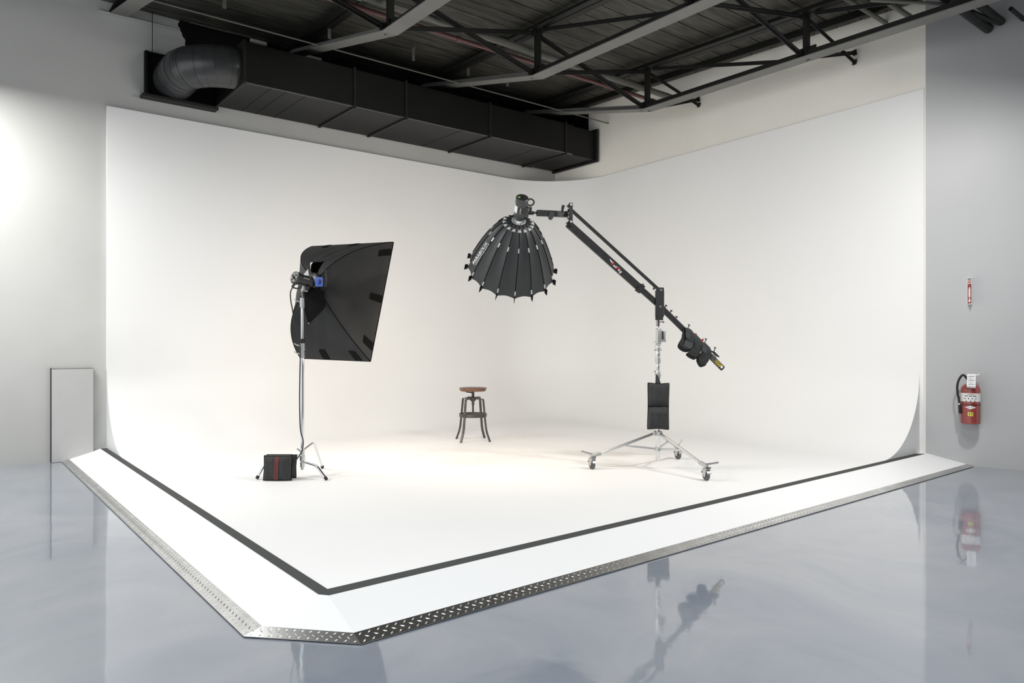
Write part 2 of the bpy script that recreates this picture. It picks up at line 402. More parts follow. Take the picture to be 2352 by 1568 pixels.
rp.add([E0x, E1, E2, E3, I0, I1, I3], [(0, 1, 5, 4), (1, 2, 5), (2, 3, 6, 5)])
rp.build('ramp', 'ramp', root, smooth=0)
# grip tape
tp = MB(); tz = V((0, 0, .003))
b0, b1, b2, b3 = V((9.64, 3.785, HP)) + tz, V((1.71, 3.772, HP)) + tz, V((1.67, 3.824, HP)) + tz, V((1.672, 10.715, HP)) + tz
a0, a1, a3 = V((9.58, 3.866, HP)) + tz, V((1.743, 3.866, HP)) + tz, V((1.743, 10.715, HP)) + tz
tp.prism([b0, b1, a1, a0], (0, 0, -.0025)); tp.build('grip_tape', 'tape', root, smooth=0)
tp = MB(); tp.prism([b1, b2, b3, a3, a1], (0, 0, -.0025)); tp.build('grip_tape', 'tape', root, smooth=0)
# tread plate strips with raised lugs
def tread(A, B, C, D, nlug, name='tread_plate'):
    """A,B outer edge; D,C inner edge (A-D, B-C)"""
    mb = MB(); up = (B - A).cross(D - A).normalized(); up = up if up.z > 0 else -up
    mb.prism([A + up * .001, B + up * .001, C + up * .001, D + up * .001], up * .004)
    L = (B - A).length; n = int(L / .052)
    for i in range(n):
        t = (i + .5) / n
        for r, (s0, ang) in enumerate(((.2, 38), (.5, -38), (.8, 38))):
            tt = t + (.5 / n if r == 1 else 0)
            if tt > 1: continue
            c = (A * (1 - tt) + B * tt) * (1 - s0) + (D * (1 - tt) + C * tt) * s0 + up * .005
            ex = (B - A).normalized(); ey = up.cross(ex)
            a = math.radians(ang); d = ex * math.cos(a) + ey * math.sin(a); s = up.cross(d)
            hl = .017; hw = .0045; pk = .0022
            mb.add([c - d * hl, c + s * hw, c + d * hl, c - s * hw, c - d * hl * .45 + up * pk, c + d * hl * .45 + up * pk],
                   [(0, 3, 4), (0, 4, 1), (1, 4, 5), (3, 5, 4), (2, 1, 5), (2, 5, 3)])
    mb.build(name, 'tread', root, smooth=30)
def lerp(a, b, t): return a * (1 - t) + b * t
for t0, t1 in ((0, .43), (.43, .77), (.77, 1)): tread(lerp(O1, O0, t0), lerp(O1, O0, t1 - .0004), lerp(T1_, T0, t1 - .0004), lerp(T1_, T0, t0), 0)
tread(O1, O2, T2_, T1_, 0)
for t0, t1 in ((0, .36), (.36, .69), (.69, 1)): tread(lerp(O2, O3, t0), lerp(O2, O3, t1 - .0004), lerp(T2_, T3, t1 - .0004), lerp(T2_, T3, t0), 0)

# boxed access panel standing against the left wall
pb = MB(); pb.box((1.355, YL - .03, .588), (.462, .055, 1.172), bev=.004)
ap_ = empty('access_panel', (1.355, YL, 0), 'tall grey painted board boxed onto the left wall beside the ramp', 'wall panel')
pb.build('board', 'panel', ap_, smooth=30)
MB().box((1.118, YL - .031, .6), (.005, .054, 1.19)).build('dark_gap', 'black', ap_, smooth=0)
MB().box((1.355, YL - .02, 1.178), (.47, .03, .004)).build('dark_gap', 'black', ap_, smooth=0)

# ================================================================== trusses
HC = 5.15
nodes = [7.47, 4.83, 2.19, -.45]
def topz(y): return ceil_z(y) - .17
TX = [1.88, 4.15, 6.43, 8.70]
names = ['black steel roof truss nearest the left wall corner at top left', 'black steel roof truss second from the left, crossing above the round duct end',
         'black steel roof truss third from the left, with knee above the umbrella light', 'black steel roof truss closest to the cream back wall at right']
for x, lab in zip(TX, names):
    t = empty('roof_truss', (x, YL, HC), lab, 'roof truss', 'roof trusses')
    for sx in (-.052, .052):
        pass
    mb = MB()
    mb.box((x, (nodes[0] - 1.2) / 2, HC), (.2, nodes[0] + 1.2, .012))
    mb.build('bottom_chord', 'steel_lit', t, smooth=0)  # lit underside put into the colour
    mb = MB()
    for sg in (-1, 1): mb.box((x + sg * .02, (nodes[0] - 1.2) / 2, HC + .051), (.012, nodes[0] + 1.2, .09))
    mb.build('chord_web', 'steel', t, smooth=0)
    mb = MB()
    p, q = V((x, nodes[0], HC)), V((x, YL - .02, 5.86))
    for sg in (-1, 1):
        d = V((sg * .05, 0, 0)); mb.bar(p + d, q + d, .1, .012, up=V((0, -.2, 1)))
        d = V((sg * .013, 0, .04)); mb.bar(p + d, q + d, .012, .08, up=V((0, -.2, 1)))
    mb.build('end_chord', 'steel_lit', t, smooth=0)
    mb = MB(); p, q = V((x, YL - .02, topz(YL) + .05)), V((x, -1.2, topz(-1.2) + .05))
    for sg in (-1, 1):
        d = V((sg * .06, 0, 0)); mb.bar(p + d, q + d, .1, .014); d = V((sg * .014, 0, .04)); mb.bar(p + d, q + d, .014, .09)
    mb.build('top_chord', 'steel', t, smooth=0)
    for y in nodes:
        MB().box((x, y, (HC + topz(y)) / 2 + .05), (.075, .06, topz(y) - HC + .08)).build('vertical_strut', 'steel', t, smooth=0)
        MB().box((x, y, HC + .08), (.02, .26, .13)).build('gusset_plate', 'steel', t, smooth=0)
    for k in range(3):
        mb = MB(); mb.bar((x, nodes[k] - .12, topz(nodes[k]) + .02), (x, nodes[k + 1] + .2, HC + .03), .05, .012); mb.bar((x, nodes[k] - .12, topz(nodes[k]) + .02), (x, nodes[k + 1] + .2, HC + .03), .012, .05)
        mb.build('diagonal_strut', 'steel', t, smooth=0)
# cross bracing between trusses and to the back wall
def brace(p, q, lab, m='steel', wd=.06):
    mb = MB(); p, q = V(p), V(q); mb.bar(p, q, wd, .01); mb.bar(p, q, .01, wd); mb.bar(lerp(p, q, 0), lerp(p, q, .02), wd, .07); mb.bar(lerp(p, q, .98), q, wd, .07)
    return mark(mb.build('cross_brace', m, smooth=0), lab, 'brace', 'cross braces between the roof trusses')
ords = ['first and second', 'second and third', 'third and fourth']
for k in range(3):
    for y, nm in ((nodes[0], 'near the duct'), (nodes[1], 'nearer the camera')):
        brace((TX[k] + .05, y, HC + .07), (TX[k + 1] - .05, y, topz(y)), 'black brace rising rightwards between %s truss from left, %s' % (ords[k], nm))
        brace((TX[k] + .05, y + .05, topz(y)), (TX[k + 1] - .05, y + .05, HC + .06), 'black brace falling rightwards between %s truss from left, %s' % (ords[k], nm), wd=.075)
for (a, b), y, nm in ((((1605, 228), (1606, 242)), nodes[0], 'near the pipe ends'), (((1964, 121), (1964, 144)), nodes[1], 'in the middle of the cream wall')):
    q1 = hit(*a, 0, 9.69); q2 = hit(*b, 0, 9.69)
    brace((8.72, y, HC + .02), q1, 'short black strut, truss bottom to back wall, ' + nm, wd=.05)
    brace((8.72, y, topz(y)), q2, 'sloping black strut, truss top to back wall, ' + nm, wd=.05)
# purlin close to the back wall
MBp = MB(); MBp.bar((9.37, YL - .01, ceil_z(YL) - .05), (9.37, 1.5, ceil_z(1.5) - .05), .06, .09)
mark(MBp.build('ceiling_purlin', 'steel', smooth=0), 'slim black purlin under the plank ceiling nearest the back wall', 'beam')

# ================================================================== ductwork
ZB, ZT, YF, X0 = 4.905, 5.45, 9.50, 3.115
t = empty('rectangular_duct', (X0, YF, ZB), 'long black rectangular air duct hung along the left wall into the corner', 'air duct')
YB = YL - .015; XE = 9.64
mb = MB(); mb.box(((X0 + 9.05) / 2, (YF + YB) / 2, (ZB + ZT) / 2), (9.05 - X0, YB - YF, ZT - ZB), bev=.006)
mb.box(((9.05 + XE) / 2, (YF + .02 + YB) / 2, (ZB + .0 + ZT) / 2), (XE - 9.05, YB - YF - .04, ZT - ZB - .02), bev=.006)
mb.build('duct_body', 'duct', t, smooth=30)
def flange(x, w_=.035, o=.022):
    mb = MB()
    mb.box((x, (YF + YB) / 2, ZB - o / 2), (w_, YB - YF + .02, o)); mb.box((x, YF - o / 2, (ZB + ZT) / 2), (w_, o, ZT - ZB + 2 * o)); mb.box((x, (YF + YB) / 2, ZT + o / 2), (w_, YB - YF + .02, o))
    return mb.build('duct_flange', 'steel', t, smooth=0)
for px, py in ((816, 244), (935, 270), (1133, 311), (1300, 352)):
    flange(hit(px, py, 2, ZB).x)
flange(XE - .01, .05, .03); flange(X0 + .02, .03, .012)
for px, py in ((620, 205), (655, 213), (700, 222), (1065, 297), (1245, 338)):
    x = hit(px, py, 2, ZB).x; MB().box((x, (YF + YB) / 2, ZB - .001), (.006, YB - YF, .004)).build('seam', 'blackp', t, smooth=0)
mb = MB(); mb.box(((X0 + 9) / 2, YF - .006, ZB + .006), (9 - X0, .014, .014)); mb.build('corner_angle', 'dchrome', t, smooth=0)

# round elbow duct from the boxed opening to the rectangular duct
t = empty('round_elbow_duct', (2.6, 10.2, ZB), 'fat satin black round duct bending from wall box into rectangular duct', 'air duct')
c0 = V((2.70, YL - .03, 5.13)); zc = 5.16
pathp = [V((2.555, YL - .06, 5.12)), V((2.555, 10.45, 5.13))]
cc = V((2.555 + .38, 10.42 - .0, 0)); Rr = .52
cc = V((2.555 + Rr, 10.30, 0)); 
el = [V((2.555, YL - .06, 5.12)), V((2.555, 10.5, 5.125))]
for k in range(0, 9):
    a = math.radians(90 * k / 8); el.append(V((cc.x - Rr * math.cos(a), cc.y - Rr * math.sin(a) * .9, 5.13 + .05 * k / 8)))
el.append(V((3.13, cc.y - Rr * .9, 5.18)))
def ring_at(q):
    i = min(int(q), len(el) - 2); f = q - i; p = lerp(el[i], el[i + 1], f)
    d0 = (el[min(i + 1, len(el) - 1)] - el[max(i - 1, 0)]).normalized(); d1 = (el[min(i + 2, len(el) - 1)] - el[i]).normalized()
    d = lerp(d0, d1, f).normalized(); sd = d.cross(UP).normalized(); u = sd.cross(d); return p, sd, u, d
def slicetube(q0, q1, r, n=4, off=0):
    vs = []; NA = 44
    for k in range(n + 1):
        p, sd, u, d = ring_at(q0 + (q1 - q0) * k / n)
        vs += [p + sd * math.cos(2 * math.pi * a / NA) * r + u * math.sin(2 * math.pi * a / NA) * r for a in range(NA)]
    fs = [(k * NA + a, k * NA + (a + 1) % NA, (k + 1) * NA + (a + 1) % NA, (k + 1) * NA + a) for k in range(n) for a in range(NA)]
    return MB().add(vs, fs + [tuple(range(NA - 1, -1, -1)), tuple(n * NA + a for a in range(NA))])
cuts = [0, 1.3, 3, 4.6, 6.2, 8, 9.6, 11]
for a, b in zip(cuts[:-1], cuts[1:]): slicetube(a, b, .268, 8).build('duct_gore', 'duct2', t, smooth=50)
for c_ in cuts[1:-1]: slicetube(c_ - .05, c_ + .05, .273, 1).build('duct_bead', 'duct2', t, smooth=50)
for c_ in (.5, 2.1, 3.9, 4.25, 7.1): slicetube(c_ - .02, c_ + .02, .2705, 1).build('duct_crimp', 'duct2', t, smooth=50)

# black box surround on the wall
t = empty('duct_wall_box', (2.19, YL, 4.82), 'black painted boxed surround on the left wall where the round duct enters', 'duct surround')
MB().box((2.66, YL - .008, 5.14), (.94, .012, .64)).build('backing', 'blackp', t, smooth=0)
mb = MB(); mb.box((2.205, YL - .05, 5.14), (.03, .09, .62)); mb.box((2.66, YL - .05, 5.445), (.94, .03, .02)); mb.build('frame', 'blackp', t, smooth=0)
MB().box((2.63, YL - .09, 4.83), (.98, .17, .035)).build('ledge', 'steel', t, smooth=0)

# hanger wires for the wall box
for px, py, lab in ((350, 28, 'thin black hanger wire left of the elbow duct'),):
    p = hit(px, py, 1, YL - .06); MB().tube([p, V((p.x, p.y, 5.45))], .005, 6).build('hanger_wire', 'steel')
    mark(bpy.data.objects['hanger_wire'], lab, 'wire')
for i, (px, y0, y1) in enumerate(((516, -4, 18), (757, 60, 88), (950, 112, 138), (1076, 150, 172), (1166, 175, 196))):
    a = hit(px + 3, y0, 1, 9.3); b = hit(px - 4, y1, 1, 9.3)
    mb = MB(); mb.box((a + b) / 2, (.045, .008, (a - b).length), None)
    mb.box(V((a.x, a.y, (a.z + ceil_z(a.y)) / 2)), (.008, .008, max(.02, ceil_z(a.y) - a.z)))
    mark(mb.build('hanger_strap', 'steel_lit', smooth=0), '%s short grey perforated hanger strap from the left above the duct' % ['first', 'second', 'third', 'fourth', 'fifth'][i], 'hanger strap', 'hanger straps above the duct')

# pipes and conduits
def pipe(name, m, p, q, r, lab, cat='pipe', n=14, couplings=()):
    o = MB().tube([p, q], r, n)
    e = empty(name, V(p), lab, cat) if couplings else None
    if e:
        o.build('pipe_run', m, e, smooth=50)
        for c in couplings:
            k = lerp(V(p), V(q), c); d = (V(q) - V(p)).normalized() * .035
            MB().tube([k - d, k - d * .9, k + d * .9, k + d], [r, r * 1.35, r * 1.35, r], n).build('coupling', m, e, smooth=50)
        return e
    return mark(o.build(name, m, smooth=50), lab, cat)
pipe('sprinkler_pipe', 'redp', (9.70, 8.01, 5.60), (-2, 8.01, 5.60), .03, 'dull red pipe running under the ceiling through the trusses', couplings=(.36, .42))
pipe('ceiling_pipe', 'greyp', (9.70, 7.67, 5.577), (-2, 7.67, 5.577), .048, 'thick olive grey pipe beside the red pipe under the ceiling', couplings=(.5,))
pipe('conduit', 'greyp', (9.70, 9.261, 5.55), (.5, 9.261, 5.55), .011, 'very long thin dark conduit above the rectangular duct ending at the back wall', 'conduit', 8)
pipe('conduit', 'whitepipe', hit(228, 24, 1, YL - .025), hit(410, 68, 1, YL - .025), .016, 'pale conduit on the left wall left of the elbow duct', 'conduit', 8)
pipe('conduit', 'greyp', hit(437, 51, 1, YL - .1), hit(575, 85, 1, YL - .1), .011, 'short grey conduit over the elbow duct', 'conduit', 8)
g2 = hit(2035, 53, 0, 9.70); pipe('ceiling_pipe', 'greyp', g2, g2 - V((3, 0, 0)), .028, 'left one of the two grey pipes ending on the cream wall at top right')
g3 = hit(2114, 54, 0, 9.70); pipe('ceiling_pipe', 'greyp', g3, g3 - V((3, 0, .0)), .032, 'right one of the two grey pipes, ending at the corner with the grey wall')
def whit(px, py, d=.0):
    r = ray(px, py); o = WC + WN * d; t_ = (o - EYEP).dot(WN) / r.dot(WN); return EYEP + r * t_
h1 = whit(2270, 66, .02); h2 = whit(2300, 50, .02); h3 = whit(2352, 45, .0)
t = empty('vent_pipe', h1, 'pair of thick black pipes with a bend ending on the grey wall at top right', 'pipe')
MB().tube([h1, h1 - V((3, 0, 0))], .055, 18).build('pipe_run', 'steel', t, smooth=50)
MB().tube([h2, h2 - V((3, 0, 0))], .045, 18).build('pipe_run', 'steel', t, smooth=50)
MB().tube(spline([h2 + V((-.05, 0, -.03)), lerp(h1, h2, .6) + V((-.35, 0, -.02)), h1 - V((.8, 0, -.02))], 5), .03, 12).build('elbow', 'steel', t, smooth=50)
pipe('conduit', 'steel', h3, h3 - V((.45, 0, 0)), .025, 'short dark pipe at the top right edge on the grey wall', 'conduit')
b1_, b2_ = at(2000, 1, 7.9), at(2250, 13, 8.0)
pipe('conduit', 'greyp', b1_, b2_, .018, 'slim grey rod crossing above the pipes at the top right', 'conduit')
for i, pts in enumerate((((700, 48), (760, 46), (830, 62), (900, 84), (1000, 110), (1030, 140), (1060, 140), (1090, 160)), )):
    cpts = spline([hit(px, py, 1, 9.9) for px, py in pts], 6)
    mark(MB().tube(cpts, .008, 6).build('hanging_cable', 'greyp', smooth=50), 'thin looping cable in the dark above the duct', 'cable')
for (x0, y0, x1, y1), lab in (((575, 80, 612, 106), 'small pale patch of painted-on lit wall above the elbow duct'), ((682, 118, 738, 138), 'wider pale patch of painted-on lit wall right of the elbow duct')):
    a = hit(x0, y0, 1, YL - .02); b = hit(x1, y1, 1, YL - .02); zc2 = ((a.z) + hit(x0, y1 - 8, 1, YL - .02).z) / 2
    MBb = MB(); MBb.box(((a.x + b.x) / 2, YL - .02, a.z - .05), (b.x - a.x, .04, .075), bev=.004)
    MBb.box(((a.x + b.x) / 2, YL - .03, a.z - .095), (b.x - a.x, .06, .012))
    mark(MBb.build('lit_wall_block', 'patch', smooth=0), lab, 'block')  # stands in for lit wall showing amid the dark

# ================================================================== stool
ft = [V((5.829, 8.62, HP)), V((5.691, 8.17, HP)), V((6.165, 8.41, HP)), V((6.048, 7.993, HP))]
cs = (ft[0] + ft[1] + ft[2] + ft[3]) / 4; cs.z = HP
t = empty('swivel_stool', cs, 'round wooden seat screw stool on dark metal legs, standing on the white floor', 'stool')
base_a = math.atan2((ft[3] - ft[0]).y, (ft[3] - ft[0]).x)
MB().lathe(cs + UP * .700, UP, [(0, .172), (.004, .182), (.02, .184), (.024, .189), (.032, .194), (.044, .194), (.048, .188)], 48).build('seat', 'wood', t, smooth=35)
MB().lathe(cs + UP * .40, UP, [(0, .009), (.004, .014), (.10, .014), (.11, .02), (.30, .02), (.302, .02)], 16).build('screw_spindle', 'stool', t)
MB().tube([cs + UP * .675, cs + UP * .69 + RT * -.1 + FW * -.02], .008, 8).build('lock_lever', 'stool', t)
hb = MB(); hb.lathe(cs + UP * .56, UP, [(0, .035), (.02, .045), (.045, .045), (.05, .04)], 20)
for k in range(4):
    a = base_a + math.radians(45 + 90 * k) + .4
    d = V((math.cos(a), math.sin(a), 0)); hb.bar(cs + UP * .612 + d * .02, cs + UP * .612 + d * .115, .035, .012)
hb.build('hub', 'stool', t)
ring = MB(); rr = []
for (r0, z0) in ((.19, .338), (.196, .338), (.196, .384), (.19, .384)): rr.append((r0, z0))
N = 48; vs = [cs + V((math.cos(2 * math.pi * a / N) * r, math.sin(2 * math.pi * a / N) * r, z)) for (r, z) in rr for a in range(N)]
ring.add(vs, [(i * N + a, i * N + (a + 1) % N, ((i + 1) % 4) * N + (a + 1) % N, ((i + 1) % 4) * N + a) for i in range(4) for a in range(N)])
ring.build('footrest_ring', 'stool', t, smooth=30)
for k in range(4):
    a = base_a + math.pi / 2 * k
    if k % 2 == 0: pass
    d = V((math.cos(a), math.sin(a), 0)); P = lambda r, z: cs + d * r + UP * z
    mb = MB(); pts = [P(.04, .592), P(.168, .59), P(.176, .578), P(.203, .34), P(.222, .19), P(.24, .12), P(.292, .0)]
    side = UP.cross(d)
    for i in range(len(pts) - 1):
        dd = (pts[i + 1] - pts[i]).normalized(); ex = dd * (.004 if 0 < i < len(pts) - 2 else 0)
        mb.bar(pts[i] - ex, pts[i + 1] + ex, .034 if i else .03, .012, up=(d if i > 1 else UP))
    mb.build('leg', 'stool', t, smooth=30)

# ================================================================== softbox on chrome stand
SD = 7.5
def sp_(px, py, dd=0): return at(px, py, SD + dd)
colx = sp_(694.5, 1078); colp = V((colx.x, colx.y, HP))
t = empty('century_stand', colp, 'chrome three-legged studio stand carrying the square softbox', 'light stand')
def cz(py): return at(694.5, py, SD).z
def cyl(z0, z1, r, name, m, n=18, root=None, sx=0): 
    b = colp + RT * sx; return MB().tube([V((b.x, b.y, z0)), V((b.x, b.y, z0 + .003)), V((b.x, b.y, z1 - .003)), V((b.x, b.y, z1))], [r * .9, r, r, r * .9], n).build(name, m, root or t)
cyl(cz(1078), cz(812), .0175, 'column', 'chrome'); cyl(cz(822), cz(700), .0155, 'riser', 'alu'); cyl(cz(704), cz(668), .008, 'spigot', 'dchrome')
for (ya, yb, r) in ((822, 808, .024), (806, 786, .026), (706, 684, .026)):
    c = cyl(cz(ya), cz(yb), r, 'collar', 'cast')
    zc_ = cz((ya + yb) / 2)
    b = V((colp.x, colp.y, zc_)); MB().tube([b, b - RT * .05 + UP * .02], .007, 8).bar(b - RT * .045 + UP * .01, b - RT * .085 + UP * .035, .02, .008).build('tee_handle', 'cast', c)
cyl(cz(788), cz(778), .031, 'rubber_band', 'rubberb')
b = V((colp.x, colp.y, cz(783))); MB().tube([b, b - RT * .09 + UP * .015], .006, 8).build('cable_hook', 'rubberb', t)
for (ya, yb, r) in ((1072, 1060, .026), (1058, 1045, .03), (1043, 1030, .026)): cyl(cz(ya), cz(yb), r, 'leg_collar', 'alu')
MB().tube([V((colp.x, colp.y, cz(1036))) - RT * .02, V((colp.x, colp.y, cz(1030))) - RT * .055], .009, 8).build('lock_knob', 'cast', t)
legs = [((688, 1046), (636, 1049), hit(590, 1101, 2, HP)), ((698, 1060), (733, 1063), hit(750, 1103, 2, HP)), ((698, 1034), (723, 1023), hit(741, 1076, 2, HP))]
for i, (a, b, f) in enumerate(legs):
    z0 = cz(a[1]); hd = V((f.x - colp.x, f.y - colp.y, 0)); L = hd.length; hd.normalize()
    p0 = V((colp.x, colp.y, z0)) + hd * .025
    zk = {0: z0 - .015, 1: z0 - .02, 2: z0 + .05}[i]
    fr = {0: .52, 1: .60, 2: .55}[i]
    kn = V((colp.x, colp.y, zk)) + hd * (L * fr)
    if i == 0: kn = at(614, 1055, 7.38)
    f = f + UP * .012
    pts = [p0, lerp(p0, kn, .5)] + bez(lerp(p0, kn, .8), kn, lerp(kn, f, .22), 8) + [f]
    lg = MB().tube(pts, .0125, 14).build('leg', 'chrome', t, smooth=60)
    dd = (f - kn).normalized(); MB().tube([f - dd * .03, f - dd * .028, f, f + dd * .004], [.014, .017, .017, .012], 12).build('foot_cap', 'rubberb', lg)

# flash head on the stand
hc_ = sp_(676, 637, -.16); hdir = (RT * .56 + FW * .80 - UP * .2).normalized()
t = empty('flash_head', hc_, 'black cylindrical flash head with dial back plate, on the chrome stand behind the softbox', 'studio flash')
MB().lathe(hc_, hdir, [(0, .058), (.005, .066), (.045, .066), (.05, .058), (.16, .058), (.165, .066), (.20, .066), (.205, .06)], 32).build('body', 'plastic', t)
bk = MB(); bk.lathe(hc_ - hdir * .003, hdir, [(0, .05), (.004, .052)], 32); bk.build('back_plate', 'plastic2', t)
s_, u_, _ = frame(hdir)
for k in range(8):
    a = 2 * math.pi * k / 8; MB().lathe(hc_ - hdir * .008 + s_ * math.cos(a) * .034 + u_ * math.sin(a) * .034, hdir, [(0, .006), (.006, .008)], 10).build('button', 'black' if k % 2 else 'label', t)
MB().lathe(hc_ - hdir * .02, hdir, [(0, .011), (.018, .014)], 14).build('dial', 'black', t)
hp = hc_ + hdir * .03
MB().tube(spline([hp - UP * .06 - RT * .03, hp - UP * .09 - RT * .045, hp - UP * .105 + RT * .01, hp - UP * .09 + RT * .045, hp - UP * .06 + RT * .04], 5), .008, 10).build('handle', 'plastic', t, smooth=60)
mb = MB(); tl = hc_ + hdir * .12; mb.bar(tl - UP * .05, tl - UP * .10 + RT * .0, .03, .03); sk = at(694.5, 668, SD)
mb.bar(tl - UP * .09, sk, .026, .03); mb.tube([sk + RT * .0, sk + RT * .06 - UP * .0], .011, 10); mb.build('tilt_bracket', 'cast', t)
MB().lathe(tl - UP * .07 + RT * .03, RT, [(0, .022), (.01, .026), (.03, .024)], 14).build('bracket_knob', 'plastic', t)
vd_ = (-FW + UP * .35); vd_ = (vd_ - hdir * vd_.dot(hdir)).normalized(); vt_ = hdir.cross(vd_); vt_ = vt_ if vt_.z > 0 else -vt_
def onside(u, v, W_):   # lettering wrapped round the barrel of the head
    a = (v - .3) * .30; return hc_ + hdir * (.075 + .075 * u / W_) + (vd_ * math.cos(a) + vt_ * math.sin(a)) * .0592
text_mesh('profoto', onside, bold=.01).build('brand_lettering', 'white', t, smooth=0)

# the softbox
TRc, BRc, BLc = at(903, 556, 8.14), at(850, 829, 7.62), at(690, 822, 8.08)
TLc = at(716, 566, 8.44)
ringc = at(722, 646, 7.62)
ctr = (TRc + BRc + BLc + TLc) / 4; sax = (ctr - ringc).normalized()
t = empty('softbox', ringc, 'large black rectangular softbox with sagging fabric seen from behind', 'softbox')
sx_, su_, _ = frame(sax)
cor = {'TR': TRc, 'BR': BRc, 'BL': BLc, 'TL': TLc}
rs = {'TR': ringc + (sx_ * 1 + su_ * 1) * .075, 'BR': ringc + (sx_ - su_) * .075, 'BL': ringc + (-sx_ - su_) * .075, 'TL': ringc + (-sx_ + su_) * .075}
ctl = {'TR': at(790, 568, 7.78), 'BR': at(775, 745, 7.46), 'BL': at(640, 745, 7.80), 'TL': at(668, 585, 7.95)}
def rod(k, tt): return rs[k] * (1 - tt) ** 2 + ctl[k] * 2 * tt * (1 - tt) + cor[k] * tt * tt
def panel(k1, k2, sag):
    a0 = rs; mid = ringc + sax * .3
    def fn(u, v):
        p = rod(k1, u) * (1 - v) + rod(k2, u) * v
        inw = (ringc + sax * (p - ringc).dot(sax)) - p
        amt = sag * math.sin(math.pi * v) * math.sin(math.pi * min(1, u * 1.05)) 
        wr = .006 * math.sin(9 * v + 14 * u) * math.sin(math.pi * v) * (1 - u) + .004 * math.sin(23 * v - 11 * u) * math.sin(math.pi * v) * math.sin(math.pi * u)
        return p + inw.normalized() * (amt + wr) if inw.length > 1e-6 else p
    return fn
panels = {'right': ('TR', 'BR', .05), 'bottom': ('BR', 'BL', .05), 'left': ('BL', 'TL', .02), 'top': ('TL', 'TR', .02)}
PF = {k: panel(*v) for k, v in panels.items()}
for k, fn in PF.items():
    if k == 'top':      # torn-open vent: leave a gap next to the ring
        mb = MB(); mb.shell(lambda u, v: fn(.34 + .66 * u, v), 22, 22, .004)
        mb.shell(lambda u, v: fn(.0 + .34 * u, .62 + .38 * v), 8, 10, .004)
        mb.shell(lambda u, v: fn(.0 + .34 * u, .0 + .22 * v), 8, 8, .004)
        o = mb.build('side_panel', 'fabric', t, smooth=70)
        mb = MB(); mb.shell(lambda u, v: fn(.16 + .2 * u, .2 + .1 * v * u), 4, 4, .003); mb.build('lining_flap', 'inner', t, smooth=60)
    else:
        MB().shell(fn, 26, 22, .004).build('side_panel', 'fabric', t, smooth=70)
for k in cor:
    MB().tube([rod(k, i / 16) for i in range(17)], .006, 8).build('seam_rod', 'seam', t, smooth=60)
# rim and diffuser
rim = [TRc, BRc, BLc, TLc]
mb = MB()
for i in range(4): mb.bar(rim[i] + sax * .004, rim[(i + 1) % 4] + sax * .004, .010, .014, up=sax)
mb.build('rim_binding', 'seam', t, smooth=0)
qd = [p + sax * .01 for p in rim]; MB().prism([lerp(p, ctr, .02) for p in qd], sax * .006).build('diffuser', 'diff', t, smooth=0)
# velcro tabs near the rim
def tab(fn, u0, u1, v0, v1, off=.008):
    def g(u, v):
        uu = u0 + (u1 - u0) * u; vv = v0 + (v1 - v0) * v; p = fn(uu, vv)
        du = fn(min(1, uu + .01), vv) - fn(uu - .01, vv); dv = fn(uu, min(1, vv + .01)) - fn(uu, vv - .01); n = du.cross(dv).normalized()
        if n.dot(p - (ringc + sax * .3)) < 0: n = -n
        return p + n * off
    MB().shell(g, 6, 3, .002).build('velcro_tab', 'seam', t, smooth=60)
tab(PF['right'], .86, .995, .06, .12); tab(PF['right'], .86, .995, .47, .53); tab(PF['right'], .86, .995, .86, .92)
tab(PF['bottom'], .87, .995, .10, .19); tab(PF['bottom'], .87, .995, .55, .64); tab(PF['top'], .86, .99, .2, .26); tab(PF['top'], .86, .99, .55, .62)
# dark loose flap hanging under the ring
fl = [at(706, 655, 7.50), at(745, 668, 7.50), at(748, 705, 7.46), at(732, 722, 7.45), at(709, 744, 7.44), at(700, 715, 7.46), at(699, 670, 7.5)]
MB().prism(fl, FW * .006).build('loose_flap', 'seam', t, smooth=0)
MB().lathe(at(709, 742, 7.43), -FW, [(0, .006), (.006, .004)], 8).build('snap_button', 'alu', t)
st = [at(746, 612, 7.5), at(752, 642, 7.47), at(748, 655, 7.46), (at(741, 652, 7.46))]
MB().prism([at(744, 614, 7.46), at(748, 613, 7.46), at(753, 642, 7.44), at(750, 660, 7.43), at(743, 658, 7.43), at(747, 644, 7.45)], FW * .004).build('fabric_strap', 'fabric', t, smooth=0)
MB().lathe(ringc - sax * .05, sax, [(0, .07), (.01, .085), (.05, .09), (.06, .08)], 32).build('speed_ring', 'plastic', t)
bt = at(732.5, 647, 7.47)
b0 = MB(); b0.box(bt, (.078, .03, .098), ((RT * .93 + FW * .36), (FW * .93 - RT * .36), UP), bev=.008); bl = b0.build('blue_clamp', 'blue', t)
for k in range(7):
    a = math.radians(-90 + 30 * k + 0); c = bt + RT * .006 - FW * .019 - UP * .0
    dd = RT * math.cos(a) * .93 + UP * math.sin(a); MB().bar(c + dd * .008, c + dd * .03, .005, .003).build('fan_mark', 'black', bl, smooth=0)
MB().prism([at(696, 632, 7.56), at(707, 618, 7.56), at(710, 633, 7.56)], FW * .003).build('lining_glimpse', 'inner', t, smooth=0)
# modelling lamp light leaving the softbox front (warm)
area('softbox_lamp', ctr + sax * .04, ctr + sax * 2, .9, 1.2, 34, (1, .84, .66))

